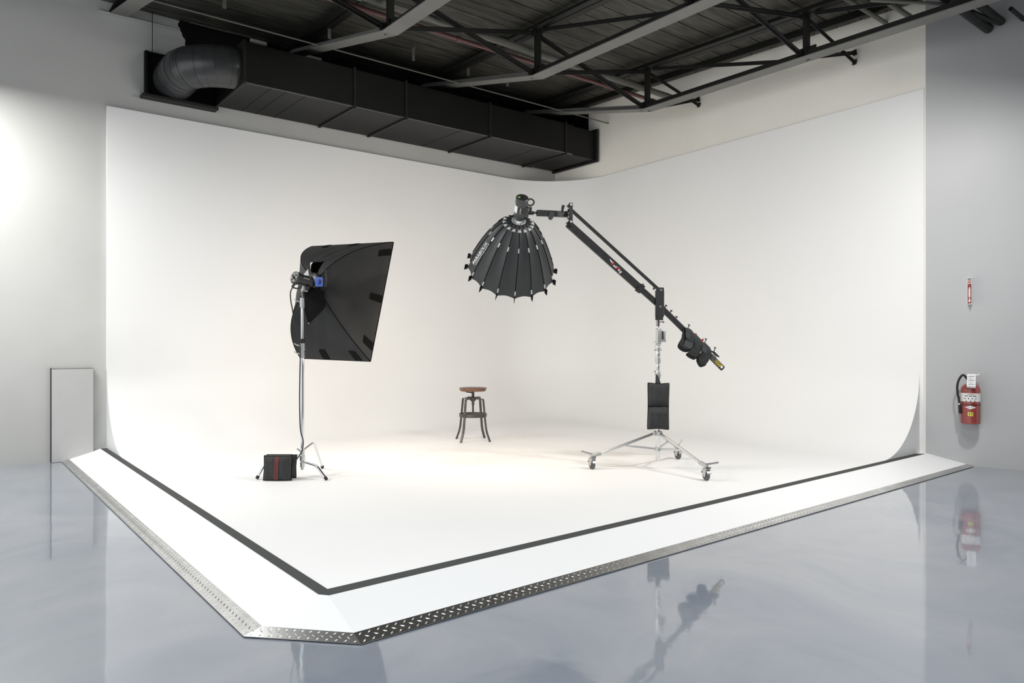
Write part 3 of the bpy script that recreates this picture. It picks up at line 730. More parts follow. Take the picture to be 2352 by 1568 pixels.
# sandbag over the stand leg
def pillow(c, ax, sx, sz, th, m_, name, parent, seams=(), puff=1.0, nu=26, nv=26):
    X, Y, Z = ax
    def side(sg):
        def fn(u, v):
            x = (u - .5); z = (v - .5)
            e = max(0, (1 - (2 * abs(x)) ** 4)) ** .5 * max(0, (1 - (2 * abs(z)) ** 4)) ** .5
            for s0 in seams: e *= min(1, .12 + abs(v - s0) * 7)
            pin = 1 - .035 * math.sin(math.pi * v) ** 2
            pz = 1 - .03 * math.sin(math.pi * u) ** 2
            wob = .004 * math.sin(17 * u + 3 * v) * e
            return c + X * (x * sx * pin) + Z * (z * sz * pz) + Y * (sg * (th / 2 * e + .003 + wob))
        return fn
    mb = MB(); mb.grid(side(-1), nu, nv); k = len(mb.v); mb.grid(side(1), nu, nv); W = nv + 1
    bd = [(i, 0) for i in range(nu)] + [(nu, j) for j in range(nv)] + [(i, nv) for i in range(nu, 0, -1)] + [(0, j) for j in range(nv, 0, -1)]
    ids = [i * W + j for i, j in bd]
    for a in range(len(ids)): b = (a + 1) % len(ids); mb.f.append((ids[a], ids[b], ids[b] + k, ids[a] + k))
    return mb.build(name, m_, parent, smooth=60), side(-1)
def edgepipe(c, ax, sx, sz, parent, r=.005, pin=.035):
    X, Y, Z = ax; pts = []
    for k in range(80):
        a = k / 80 * 4; s_ = int(a); f = a - s_
        u, v = [(f, 0), (1, f), (1 - f, 1), (0, 1 - f)][s_]
        pts.append(c + X * ((u - .5) * sx * (1 - pin * math.sin(math.pi * v) ** 2)) + Z * ((v - .5) * sz * (1 - .03 * math.sin(math.pi * u) ** 2)))
    MB().tube(pts, r, 6, closed=True).build('piping', 'seam', parent, smooth=60)
ld = (hit(590, 1101, 2, HP) - colp); ld.z = 0; ld.normalize()
bc = at(641.5, 1073, 7.34)
t = empty('sandbag', V((bc.x, bc.y, HP)), 'black saddle sandbag with dark red stripe slung over the stand leg', 'sandbag')
ax = (RT, FW, (UP - FW * -.12).normalized())
bc.z = HP + .125
_, sf = pillow(bc - FW * .045, ax, .285, .25, .085, 'bag', 'front_pouch', t)
edgepipe(bc - FW * .045, ax, .285, .25, t)
ax2 = ((RT * .97 + FW * .2).normalized(), (FW * .97 - RT * .2).normalized(), (UP + FW * .12).normalized())
pillow(bc + FW * .06 + RT * .012 - UP * .005, ax2, .28, .235, .06, 'bag', 'back_pouch', t); edgepipe(bc + FW * .06 + RT * .012 - UP * .005, ax2, .28, .235, t)
mb = MB(); mb.shell(lambda u, v: sf(.40 + .17 * u, .02 + .96 * v) - FW * .004, 5, 20, .002); mb.build('stripe', 'maroon', t, smooth=60)
mb = MB(); mb.shell(lambda u, v: bc + RT * ((u - .5) * .25) + FW * ((v - .5) * .10) + UP * (.121 + .012 * math.sin(math.pi * v)), 6, 8, .008); mb.build('saddle_strap', 'bag', t, smooth=60)

# power cable
pts = [hc_ - UP * .055 + hdir * .02, at(668, 668, 7.36), at(668, 690, 7.40), at(672, 712, 7.43), at(676, 740, 7.44), at(686, 775, 7.44), at(690, 800, 7.46), at(689, 850, 7.46), at(688, 920, 7.46), at(690, 985, 7.46), at(696, 1010, 7.45), at(695, 1030, 7.45), at(690, 1042, 7.42), at(681, 1055, 7.36), at(672, 1062, 7.34), at(664, 1068, 7.36), at(660, 1085, 7.38)]
mark(MB().tube(spline(pts, 8), .0062, 8).build('power_cable', 'rubberb', smooth=60), 'thin black cable from the flash head down the chrome stand to the sandbag', 'cable')

# ================================================================== roller stand with boom
RD = 7.95
rc = at(1511, 1057, RD); rcol = V((rc.x, rc.y, HP))
def rz(py): return at(1511, py, RD).z
t = empty('roller_stand', rcol, 'silver three-wheeled roller stand holding up the boom arm', 'light stand')
def rcyl(y0, y1, r, name, m, r2=None, par=None, n=20):
    z0, z1 = rz(y0), rz(y1)
    return MB().tube([V((rcol.x, rcol.y, z0)), V((rcol.x, rcol.y, z0 + .004)), V((rcol.x, rcol.y, z1 - .004)), V((rcol.x, rcol.y, z1))], [r * .9, r, r2 or r, (r2 or r) * .9], n).build(name, m, par or t)
rcyl(1057, 868, .022, 'lower_column', 'chrome'); rcyl(880, 790, .019, 'middle_riser', 'chrome'); rcyl(800, 742, .014, 'upper_riser', 'alu')
for y0, y1, r in ((870, 850, .027), (846, 838, .022), (834, 821, .029), (819, 808, .025), (805, 795, .027), (793, 790, .03)):
    c = rcyl(y0, y1, r, 'collar', 'cast' if r > .026 else 'alu')
    b = V((rcol.x, rcol.y, rz((y0 + y1) / 2))); 
    if r > .026: MB().tube([b, b - RT * .035 + UP * .004], .006, 8).tube([b, b + RT * .04], .007, 8).build('collar_bolt', 'alu', c)
z_ = rz(804); b = V((rcol.x, rcol.y, z_)); MB().tube([b - RT * .04, b + RT * .04], .005, 8).build('cross_pin', 'dchrome', t)
b = V((rcol.x, rcol.y, rz(858))); MB().bar(b - RT * .04 + UP * .03, b + RT * .03 - UP * .03, .02, .012).build('lever', 'cast', t)
# grey casting
b = V((rcol.x, rcol.y, rz(772))); mb = MB(); mb.box(b + RT * .008, (.055, .06, .18), (RT, FW, UP), bev=.012); cst = mb.build('junior_receiver', 'cast', t)
MB().box(b + RT * .062, (.04, .045, .125), (RT, FW, UP), bev=.008).build('receiver_side_block', 'cast', cst)
MB().box(b + RT * .05 - FW * .024 + UP * .01, (.014, .006, .09), (RT, FW, UP)).build('slot', 'black', cst, smooth=0)
MB().tube([b + RT * .06 - UP * .05, b + RT * .085 - UP * .04, b + RT * .085 - UP * .07], .006, 8).tube([b - RT * .02 - UP * .06, b - RT * .045 - UP * .06], .008, 8).build('lock_screws', 'alu', cst)
# leg assembly
rcyl(1000, 988, .032, 'upper_hub', 'cast', n=12); rcyl(1035, 1026, .034, 'lower_hub', 'cast', n=12)
whs = [V((5.644, 5.637, HP)), V((6.094, 4.46, HP)), V((6.919, 5.469, HP))]
handles = [(-RT * .12 + UP * .035), (RT * .125 + UP * .02), (RT * .05 + UP * .075)]
zh, zl = rz(994), rz(1030)
for k, (wv, hv) in enumerate(zip(whs, handles)):
    hd = V((wv.x - rcol.x, wv.y - rcol.y, 0)); L = hd.length; hd.normalize(); sd = UP.cross(hd)
    p0 = V((rcol.x, rcol.y, zh)) + hd * .03; p1 = V((wv.x, wv.y, HP + .155)) - hd * .05
    lg = MB().bar(p0, p1, .028, .028, bev=.006).build('leg', 'alu', t)
    MB().box(p0, (.05, .05, .05), (sd, UP, hd), bev=.008).build('hinge_block', 'cast', lg)
    mp = lerp(p0, p1, .52); q0 = V((rcol.x, rcol.y, zl)) + hd * .03
    MB().bar(q0, mp - UP * .012, .016, .022, bev=.003).build('brace_bar', 'alu', t)
    sk = MB(); sk.bar(p1 - (p1 - p0).normalized() * .05, V((wv.x, wv.y, HP + .145)) + hd * .01, .042, .036, bev=.006); sk.lathe(V((wv.x, wv.y, HP + .12)), UP, [(0, .02), (.04, .022)], 14)
    sk.build('caster_socket', 'cast', lg)
    hs = V((wv.x, wv.y, HP + .16)); MB().tube([hs, hs + hv * .5, hs + hv], [.014, .011, .012], 10).build('lock_handle', 'alu', lg)
    cd = [RT * .22 - FW * .97, RT * .1 - FW, RT * .5 - FW * .85][k].normalized()   # rolling direction
    axl = UP.cross(cd).normalized()
    cdl = [(RT * .45 - FW * .9), (RT * .35 - FW * .9), (RT * .45 - FW * .9)][k].normalized(); axl = UP.cross(cdl).normalized()
    ctw = V((wv.x, wv.y, HP + .0505)) 
    cst = MB().lathe(ctw - axl * .015, axl, [(0, .032), (.002, .046), (.006, .0505), (.024, .0505), (.028, .046), (.03, .032)], 32).build('caster_wheel', 'rubber', t)
    MB().lathe(ctw - axl * .018, axl, [(0, .02), (.036, .02)], 20).build('wheel_hub', 'plastic2', cst)
    fk = MB(); up_c = V((wv.x, wv.y, HP + .118))
    for sg in (-1, 1):
        a_ = ctw + axl * (sg * .023)
        fk.prism([a_ - cdl * .014 - UP * .012, a_ + cdl * .014 - UP * .012, a_ + cdl * .034 + UP * .062, a_ - cdl * .034 + UP * .062], axl * (.003 * sg))
    fk.box(ctw + UP * .064, (.052, .072, .008), (axl, cdl, UP)); fk.lathe(ctw + UP * .066, UP, [(0, .034), (.006, .034), (.012, .026)], 20)
    # curved dust guard
    fk.shell(lambda u, v: ctw + (cdl * math.cos(math.radians(20 + 140 * u)) + UP * math.sin(math.radians(20 + 140 * u))) * .058 + axl * ((v - .5) * .048), 14, 2, .002)
    fk.build('caster_fork', 'cast', cst, smooth=40)
    MB().box(ctw + UP * .082 - cdl * -.03, (.05, .03, .012), (axl, cdl, UP)).build('brake_pedal', 'dchrome', cst, smooth=0)

# hanging weight bag on the roller stand
hb_c = at(1512, 932.5, RD - .085)
t = empty('weight_bag', V((hb_c.x, hb_c.y, hb_c.z - .25)), 'black two-lobed weight bag hanging flat on the roller stand column', 'sandbag')
axb = ((RT - UP * .02).normalized(), FW, (UP + RT * .01).normalized())
pillow(hb_c, axb, .232, .505, .095, 'bag', 'pouch', t, seams=(.5,), nu=24, nv=44); edgepipe(hb_c, axb, .232, .505, t)
s0 = at(1511, 880, RD - .07)
MB().prism([at(1507, 858, RD - .035), at(1513, 866, RD - .035), at(1519, 884, RD - .08), at(1505, 884, RD - .08)], FW * .01).build('hanging_strap', 'bag', t, smooth=0)
MB().tube([hb_c - RT * .11 - FW * .012, hb_c + RT * .11 - FW * .012], .003, 6).build('middle_seam', 'seam', t)

# boom arm
t = empty('boom_arm', at(1516, 703, RD), 'long black double-rail boom arm tilted across the roller stand', 'boom arm')
def BD(px): return 7.52 + (px - 1307) / (1512 - 1307) * (RD - 7.52)
def B(px, py, dd=0): return at(px, py, BD(px) + dd)
A0, A1 = B(1305, 514), B(1516, 703); A2 = B(1661, 847)
bd = (A1 - A0).normalized(); bd2 = (A2 - A1).normalized()
bs = FW.cross(bd).normalized()
sl = B(1470, 662)
MB().bar(A0, sl, .046, .078, up=bs, bev=.004).build('outer_tube', 'boom', t)
MB().bar(sl - bd * .05, A1 + bd * .05, .036, .062, up=bs, bev=.004).build('inner_tube', 'boom', t)
MB().bar(A1 - bd2 * .02, A2, .03, .064, up=bs, bev=.012).build('tail_bar', 'boom', t)
slv = MB().bar(sl - bd * .02, sl + bd * .025, .062, .1, up=bs, bev=.004).build('sleeve', 'boom', t)
MB().bar(B(1459, 667, -.03), B(1478, 652, -.03), .012, .012).build('sleeve_lever', 'plastic', slv)
MB().bar(B(1313, 483), B(1512, 664), .026, .034, up=bs, bev=.003).build('parallel_rod', 'boom', t)
MB().tube([B(1501, 664, -.02), B(1505, 658, -.02)], .012, 10).build('rod_knob', 'plastic', t)
MB().bar(B(1311, 466, -.03), B(1311, 519, -.03), .03, .04, up=RT, bev=.004).bar(B(1311, 466, .03), B(1311, 519, .03), .03, .012, up=RT).build('end_link', 'boom', t)
MB().prism([B(1302, 472, -.035), B(1309, 465, -.035), B(1309, 478, -.035)], FW * .05).build('end_cap', 'boom', t, smooth=0)
MB().prism([B(1300, 512, -.03), B(1308, 505, -.03), B(1309, 519, -.03)], FW * .05).build('end_cap', 'boom', t, smooth=0)
for px, py in ((1311.5, 470), (1311.5, 509)): MB().lathe(B(px, py, -.05), -FW, [(0, .014), (.012, .012)], 12).build('bolt', 'alu', t)
MB().lathe(B(1305, 492, -.01), RT, [(-.01, .02), (-.008, .055), (.008, .055), (.01, .02)], 24).build('pivot_disc', 'dchrome', t)
MB().bar(B(1306, 492.5), at(1233, 489, 7.42), .05, .06, up=UP, bev=.004).build('head_tube', 'boom', t)
MB().tube([at(1233, 489, 7.42), at(1222, 488, 7.40)], [.012, .012], 10).build('spigot', 'dchrome', t)
MB().tube([at(1291, 488, 7.42), at(1292, 480, 7.41), at(1294, 471, 7.40)], [.009, .014, .017], 10).build('lever_handle', 'plastic', t)
MB().prism([at(1263, 486, 7.42), at(1275, 487, 7.42), at(1270, 501, 7.42), at(1266, 505, 7.42), at(1260, 503, 7.42), at(1259, 498, 7.42)], FW * .012).build('tape_tail', 'bag2', t, smooth=0)
# uprights of the pivot fork
fk = MB().bar(B(1516, 660, -.05), B(1514, 735, -.05), .085, .012, up=FW, bev=.0).box(B(1515, 697, -.02) , (.094, .06, .30), (RT, FW, UP), bev=.012)
fk.build('pivot_fork', 'boom', t, smooth=30)
MB().bar(B(1514.5, 714, -.005), B(1514, 733, -.005), .07, .07, up=FW, bev=.006).build('fork_socket', 'boom', t)
for px, py in ((1518, 666), (1516.5, 704)): MB().lathe(B(px, py, -.056), -FW, [(0, .015), (.01, .014)], 14).build('bolt', 'alu', t)
p = V((rcol.x, rcol.y, rz(733))); MB().tube([p, V((rcol.x, rcol.y, rz(749)))], .02, 14).tube([p - UP * .03, p - UP * .03 + RT * .06], .006, 8).lathe(p - UP * .03 + RT * .05, RT, [(0, .008), (.01, .013), (.02, .01)], 10).build('mounting_pin', 'dchrome', t)
for px, py in ((1527, 707), (1539, 719), (1551, 733)):
    q = B(px, py); MB().tube([q, q + UP * .025 + RT * .012], .006, 8).lathe(q + UP * .022 + RT * .012, (UP + RT * .5), [(0, .013), (.012, .012)], 10).build('tee_knob', 'plastic', t)
# hazard stripes and hole at the tail end
hz = MB(); c0_ = B(1638, 824, -.018)
al = bd2; ac = bs * (1 if bs.dot(UP) > 0 else -1)
def tailp(s_, w_): return A2 - al * s_ + ac * w_ - FW * .0175
for k in range(5):
    s1 = .195 - k * .028
    hz.prism([tailp(s1, -.02), tailp(s1 - .014, -.02), tailp(s1 - .05, .02), tailp(s1 - .036, .02)][::1], FW * .001)
hz.build('hazard_stripes', 'yellow', t, smooth=0)
MB().lathe(tailp(.035, 0), -FW, [(-.001, .0145), (.002, .0145)], 16).build('end_hole', 'white', t)
# lettering on the boom
MIDB = B(1413, 609.5)
def boomtxt(px_start, scale, shift, col, txt, nm):
    o = B(px_start[0], px_start[1], -.032)
    text_mesh(txt, lambda u, v, W_: o + bd * (u * scale) + ac * (v * scale + shift), shear=.25, bold=.01).build(nm, col, t, smooth=0)
boomtxt((1404, 603.5), .052, -.012, 'redink', 'R', 'logo_letter'); boomtxt((1409.5, 608.5), .042, -.012, 'white', 'ed', 'logo_letter')
boomtxt((1415, 614), .052, -.012, 'redink', 'W', 'logo_letter'); boomtxt((1420.5, 619), .042, -.012, 'white', 'ing', 'logo_letter')
MB().prism([B(1400.5, 594, -.034), B(1404, 598, -.034), B(1409, 604, -.034), B(1403, 601, -.034)], FW * .001).build('logo_wing', 'white', t, smooth=0)

# counterweight bags on the tail
wb = [(1580, 778, (1572, 754), (1601, 782), 'nearest the pivot fork', .17), (1603, 800, (1590, 775), (1620, 800), 'in the middle', .19), (1614, 818, (1612, 788), (1634, 806), 'nearest the striped tail end', .2)]
bags = [
  ('black saddle weight bag on the boom tail, nearest the pivot fork', [(1567, 765), (1574, 752), (1592, 762), (1594, 785), (1590, 799), (1575, 801), (1561, 789), (1565, 776)], 'bag'),
  ('black saddle weight bag on the boom tail, in the middle of the three', [(1592, 763), (1613, 784), (1613, 800), (1602, 818), (1590, 816), (1580, 807), (1591, 797), (1594, 780)], 'bag'),
  ('black saddle weight bag on the boom tail, nearest the striped end', [(1613, 784), (1634, 804), (1631, 818), (1627, 830), (1622, 834), (1611, 835), (1604, 817), (1612, 806)], 'bag'),
]
for lab, poly, m_ in bags:
    cx_ = sum(p[0] for p in poly) / len(poly); cy2 = sum(p[1] for p in poly) / len(poly)
    D0 = BD(cx_); e = empty('counterweight_bag', at(cx_, cy2, D0), lab, 'weight bag', 'weight bags on the boom tail')
    for nm, sg in (('front_pouch', -1), ('back_pouch', 1)):
        # rounded slab: three nested outlines
        off = (0, 0) if sg < 0 else (-5, 7)
        pl = [(p[0] + (off[0] if p[1] > cy2 else 0), p[1] + (off[1] if p[1] > cy2 else 0)) for p in poly]
        dense = []
        for i in range(len(pl)):
            P0, P1, P2, P3 = [V((*pl[(i + k - 1) % len(pl)], 0)) for k in range(4)]
            for q in range(4):
                tt = q / 4; dense.append(.5 * ((2 * P1) + (P2 - P0) * tt + (2 * P0 - 5 * P1 + 4 * P2 - P3) * tt * tt + (3 * P1 - P0 - 3 * P2 + P3) * tt ** 3))
        rings = []
        base = .022 if sg < 0 else .022
        for sc, th in ((.55, .075), (.8, .068), (.95, .048), (1.0, .025), (1.0, .0)):
            rings.append([at(cx_ + (p.x - cx_) * sc, cy2 + (p.y - cy2) * sc, D0 + sg * (base + th * .8)) for p in dense])
        n_ = len(dense); mb = MB(); vs = sum(rings, []); fs = [tuple(range(n_))] + [(r * n_ + i, r * n_ + (i + 1) % n_, (r + 1) * n_ + (i + 1) % n_, (r + 1) * n_ + i) for r in range(4) for i in range(n_)] + [tuple(range(5 * n_ - 1, 4 * n_ - 1, -1))]
        mb.add(vs, fs); mb.build(nm, m_, e, smooth=60)
    i0, i1 = (poly[1], poly[0]) if True else (0, 0)
    tx = (poly[1][0] + poly[0][0]) / 2
    MB().bar(B(poly[1][0] + 3, poly[1][1] + 3, 0), B(poly[1][0] + 14, poly[1][1] + 14, 0), .085, .012, up=ac).build('saddle_strap', 'bag', e)
    q = B(poly[1][0] + 6, poly[1][1] - 1); MB().tube([q - UP * .02, q + UP * .02 + RT * .012], .005, 8).lathe(q + UP * .02 + RT * .01, UP + RT * .6, [(0, .014), (.009, .013)], 10).build('bag_knob', 'plastic', e)
    pt = [(poly[1][0] + 2, poly[1][1] + 8), (poly[1][0] + 12, poly[1][1] + 17), (poly[1][0] + 9, poly[1][1] + 27), (poly[1][0] - 1, poly[1][1] + 20)]
    MB().prism([at(a, b_, D0 - .087) for a, b_ in pt], FW * .01).build('flap_patch', 'bag2', e, smooth=0)
e = empty('weight_pouch', at(1582, 789, BD(1582) - .1), 'small clear-coated grey pouch strapped to the first weight bag', 'pouch')
MB().prism([at(a, b_, BD(1582) - .105) for a, b_ in ((1574, 781), (1578, 782), (1591, 788), (1591, 796), (1586, 801), (1571, 794))], FW * .025).build('pouch_body', 'bag2', e, smooth=0)
MB().prism([at(a, b_, BD(1582) - .1) for a, b_ in ((1571, 752), (1574, 753), (1576, 783), (1573, 783))], FW * .008).build('pouch_strap', 'seam', e, smooth=0)
for px, py in ((1596, 771), (1612, 783)):
    q = B(px, py, -.01); MB().lathe(q, UP + RT * .7, [(0, .01), (.01, .013), (.03, .012)], 10).build('red_knob', 'redink', e)

# ================================================================== parabolic umbrella softbox
AX = (RT * -.12 + UP * -.70 + FW * .70).normalized()     # apex -> opening
apex = at(1191.5, 507, 7.30)
t = empty('parabolic_softbox', apex, 'deep black sixteen-rib parabolic umbrella softbox pointing down at the stool', 'softbox')
XA = (-FW - AX * (-FW).dot(AX)).normalized(); YA = AX.cross(XA).normalized()
NR = 16; R0, R1, LEN = .075, .472, .64
def prof_(s): return R0 + (R1 - R0) * (1 - (1 - s) ** 2.0) ** .62 if s < 1 else R1
def rprof(s):
    # axial fraction s -> radius, bell shaped
    return R0 + (R1 - R0) * (s ** .55)
ph0 = math.radians(-11)
def ribp(k, s, out=0):
    a = ph0 + 2 * math.pi * k / NR; d = XA * math.cos(a) + YA * math.sin(a)
    return apex + AX * (LEN * s) + d * (rprof(s) + out)
def pan(k, s, v):
    """surface between rib k and k+1; scalloped lower edge, slight inward sag"""
    sv = s * (1 - .022 * math.sin(math.pi * v) * (1 if s > .6 else s / .6))
    p = ribp(k, sv) * (1 - v) + ribp(k + 1, sv) * v
    inw = (apex + AX * (p - apex).dot(AX) - p)
    return p + inw.normalized() * (.018 * math.sin(math.pi * v) * math.sin(math.pi * min(s, .95) * .9 + .1))
SS = [(i / 20) ** 1.6 for i in range(21)]
for k in range(NR):
    MB().shell(lambda u, v: pan(k, (u) ** 1.6, v), 20, 6, .0025).build('fabric_panel', 'fabric2', t, smooth=60)
    rb = MB().tube([ribp(k, s, .004) for s in SS] + [ribp(k, 1.0, .004) + AX * .02], .0042, 6).build('rib', 'seam', t, smooth=60)
    a = ph0 + 2 * math.pi * k / NR; d = XA * math.cos(a) + YA * math.sin(a); tg = AX.cross(d)
    # tip flag
    b_ = ribp(k, 1, 0); MB().prism([b_ + d * .0 - AX * .045, b_ + d * .03 - AX * .035, b_ + d * .035 + AX * .035, b_ + AX * .02], tg * .004).build('tip_flag', 'seam', rb, smooth=0)
    for s0, s1 in ((.875, .945), (.24, .30)):
        p0_, p1_ = ribp(k, s0, .006), ribp(k, s1, .006)
        MB().bar(p0_, p1_, .010, .009, up=d).build('rib_clip', 'cast2', rb, smooth=0)
    # petal clamps round the ring
    q1_ = ribp(k, .045, .014); MB().bar(apex - AX * .002 + d * .062, q1_, .016, .008, up=d).bar(lerp(apex + d * .062, q1_, .5) + d * .01, q1_ + tg * .018, .006, .006).bar(lerp(apex + d * .062, q1_, .5) + d * .01, q1_ - tg * .016 - AX * .004, .005, .005).build('petal_clamp', 'cast2', t, smooth=0)
MB().lathe(apex - AX * .03, AX, [(0, .052), (.02, .055), (.03, .058), (.035, .075), (.06, .08), (.065, .07)], 32).build('hub_ring', 'chrome', t)
MB().lathe(apex + AX * .3, AX, [(0, .02), (.01, .03), (.02, .03)], 16).build('inner_reflector', 'inner', t)
# inner diffuser / dark inside
MB().lathe(apex + AX * (LEN * .93), AX, [(0, .44), (.004, .44)], 32).build('diffuser', 'diff', t)
# lettering
kT = 3
def ptxt(vlo, vh, s_hi, s_lo, flip=False):
    def fn(u, v, W_):
        s = s_lo - (s_lo - s_hi) * (u / W_)
        return pan_out(kT, s, vlo + v * vh)
    return fn
def pan_out(k, s, v):
    p = pan(k, s, v); q = pan(k, s + .01, v) - p; r_ = pan(k, s, v + .02) - p; n = q.cross(r_).normalized()
    if n.dot(p - (apex + AX * (p - apex).dot(AX))) < 0: n = -n
    return p + n * .004
text_mesh('PARABOLIX', ptxt(.52, .42, .42, .86), bold=.012).build('logo_lettering', 'white', t, smooth=0)
text_mesh('35D', ptxt(.05, .40, .38, .58), bold=.02).build('logo_lettering', 'white', t, smooth=0)
mb = MB(); mb.shell(lambda u, v: pan_out(kT, .60 + .22 * u, .30 + .05 * v), 4, 1, .0005); mb.shell(lambda u, v: pan_out(kT, .60 + .22 * u, .38 + .03 * v), 4, 1, .0005)
mb.build('small_print', 'label', t, smooth=0)
area('umbrella_lamp', apex + AX * (LEN * .95), apex + AX * 3, .6, .6, 33, (1, .84, .66))

# flash head on top of the umbrella
hb0 = apex - AX * .025
t = empty('flash_head', hb0 - AX * .25, 'dark grey flash head with white side label, on top of the parabolic umbrella', 'studio flash')
up_ = -AX
MB().lathe(hb0, up_, [(0, .045), (.006, .050), (.012, .046), (.018, .050), (.024, .046), (.03, .051), (.05, .058), (.075, .06), (.19, .06), (.20, .064), (.252, .064), (.258, .058)], 36).build('body', 'plastic2', t)
MB().lathe(hb0 + up_ * .256, up_, [(0, .056), (.004, .054)], 32).build('back_plate', 'black', t)
for k in range(9):
    a = 2 * math.pi * k / 9; MB().lathe(hb0 + up_ * .259 + XA * math.cos(a) * .035 + YA * math.sin(a) * .035, up_, [(0, .006), (.004, .005)], 8).build('button', 'plastic2', t)
MB().box(hb0 + up_ * .262 + YA * .032 + XA * .012, (.02, .024, .003), (XA, YA, up_)).build('display', 'green', t, smooth=0)
hc2 = hb0 + up_ * .225; pts = [hc2 - YA * .055, hc2 - YA * .075 + up_ * .03, hc2 - YA * .105 + up_ * .025, hc2 - YA * .122 + up_ * 0, hc2 - YA * .11 - up_ * .035, hc2 - YA * .08 - up_ * .045, hc2 - YA * .058 - up_ * .035]
MB().tube(spline(pts, 5), .008, 10).build('handle', 'plastic', t, smooth=60)
def cylpt(a, h, r=.0607): return hb0 + up_ * h + (XA * math.cos(a) + YA * math.sin(a)) * r
MB().shell(lambda u, v: cylpt(math.radians(30 + 48 * u), .095 + .08 * v), 6, 2, .0008).build('side_label', 'white', t, smooth=60)
for k in range(6):
    a = math.radians(-40 + 11 * k); MB().bar(cylpt(a, .10), cylpt(a, .17), .003, .004, up=UP).build('cooling_rib', 'black', t, smooth=0)
text_mesh('profoto', lambda u, v, W_: cylpt(math.radians(-14 + v * 22 + 6), .10 + .07 * u / W_, .063)).build('brand_lettering', 'white', t, smooth=0)
mb = MB(); m0 = hb0 + up_ * .09 - YA * .055; m1 = at(1214, 489, 7.38); m2 = at(1223, 488, 7.40)
mb.prism([hb0 + up_ * .05 - YA * .05, hb0 + up_ * .17 - YA * .055, hb0 + up_ * .165 - YA * .075, m1 + UP * .012, m1 - UP * .022, hb0 + up_ * .05 - YA * .09], XA * .03)
mb.build('mount_bracket', 'plastic2', t, smooth=30)
MB().box(at(1219, 489, 7.40), (.07, .04, .035), (RT, FW, UP), bev=.008).lathe(at(1218, 487, 7.40), UP, [(0, .012), (.02, .014), (.045, .02), (.055, .016)], 14).build('swivel_clamp', 'plastic', t)

# ================================================================== right wall: extinguisher and sign
ec = whit(2229, 930, .115)
def et(py): return whit(2229, py, .115).z
zb_, zt_ = et(972), et(880)
base = V((ec.x, ec.y, zb_))
t = empty('fire_extinguisher', base, 'red fire extinguisher with white tag and black hose on the grey right wall', 'fire extinguisher')
ER = .104
Hh = zt_ - zb_
MB().lathe(base, UP, [(0, ER * .93), (.004, ER), (.010, ER), (.012, ER * .985), (Hh - .085, ER * .985), (Hh - .065, ER * .96), (Hh - .045, ER * .89), (Hh - .028, ER * .77), (Hh - .014, ER * .6), (Hh - .004, ER * .4), (Hh + .004, .03)], 40).build('cylinder_body', 'ext', t)
VD = (EYEP - base); VD.z = 0; VD.normalize(); SD_ = UP.cross(VD)   # toward camera, right-hand side as seen
def ep(a, z, r=ER + .0005): return base + (VD * math.cos(a) + SD_ * math.sin(a)) * r + UP * z
MB().shell(lambda u, v: ep(math.radians(-88 + 176 * u), et(921) - zb_ + (et(902) - et(921)) * v), 24, 2, .001).build('instruction_band', 'label', t, smooth=60)
for row, (z_py, n_, w_, h_) in enumerate(((904.5, 1, .07, .005), (908, 3, .035, .009), (914, 4, .012, .012), (919.5, 3, .012, .011))):
    for k in range(n_):
        a = ((k - (n_ - 1) / 2) * {1: 0, 3: .42, 4: .36}[n_]); zz = et(z_py) - zb_
        MB().shell(lambda u, v: ep(a + (u - .5) * w_ / ER, zz + (v - .5) * h_, ER + .0018), 4, 1, .0004).build('band_print', 'plastic2' if row != 2 or k % 2 else 'maroon', t, smooth=60)
def diam(u, v):
    a = (u - .5) * 2; wv = (1 - abs(a)) * (v - .5) * 2
    return ep(a * .58, et(934) - zb_ + wv * .020, ER + .001)
MB().shell(diam, 16, 2, .0006).build('diamond_label', 'white', t, smooth=60)
text_mesh('AMEREX', lambda u, v, W_: ep((u / W_ - .5) * .62, et(934) - zb_ - .004 + v * .012, ER + .003)).build('diamond_lettering', 'black', t, smooth=0)
MB().shell(lambda u, v: ep(-.26 + .52 * u, et(953.5) - zb_ + .044 * v, ER + .001), 8, 2, .0006).build('date_sticker', 'yellowgreen', t, smooth=60)
for ch, a0 in (('5', -.16), ('9', .06)):
    text_mesh(ch, lambda u, v, W_: ep(a0 + (u / W_) * .12, et(951.5) - zb_ + v * .036, ER + .003), bold=.03).build('sticker_digit', 'black', t, smooth=0)
MB().lathe(base + UP * (et(928.5) - zb_), UP, [(0, ER + .001), (.001, ER + .004), (.007, ER + .004), (.008, ER + .001)], 40).build('bracket_strap', 'plastic', t)
MB().box(base + (-V((VD.x, VD.y, 0))) * .0 - WN * -.0 + (-WN) * .105 + UP * .22, (.05, .012, .3), (WD, WN, UP)).build('wall_bracket', 'dchrome', t, smooth=0)
# valve, levers, hose, tag
nk = base + UP * Hh
MB().lathe(nk, UP, [(0, .022), (.02, .022), (.025, .016), (.07, .014)], 16).build('valve', 'alu', t)
MB().bar(nk + UP * .072 - SD_ * .035, nk + UP * .112 + SD_ * .09, .018, .006).bar(nk + UP * .055 - SD_ * .03, nk + UP * .05 + SD_ * .02, .018, .006).build('squeeze_lever', 'chrome', t, smooth=0)
MB().tube([nk + UP * .02 + SD_ * .03, nk + SD_ * .07 - UP * .005, nk + SD_ * .095 - UP * .035], .004, 8).build('carry_handle', 'chrome', t, smooth=60)
def xp(px, py, d=.16): return whit(px, py, d)
hs = spline([nk + UP * .03 - SD_ * .02, xp(2213, 861), xp(2204, 869), xp(2199, 884), xp(2199, 900), xp(2202, 914), xp(2203.5, 926)], 8)
ho = MB().tube(hs, .0125, 12).build('hose', 'rubberb', t, smooth=60)
MB().tube([xp(2203.5, 925), xp(2204, 929)], .016, 12).build('hose_ferrule', 'alu', ho)
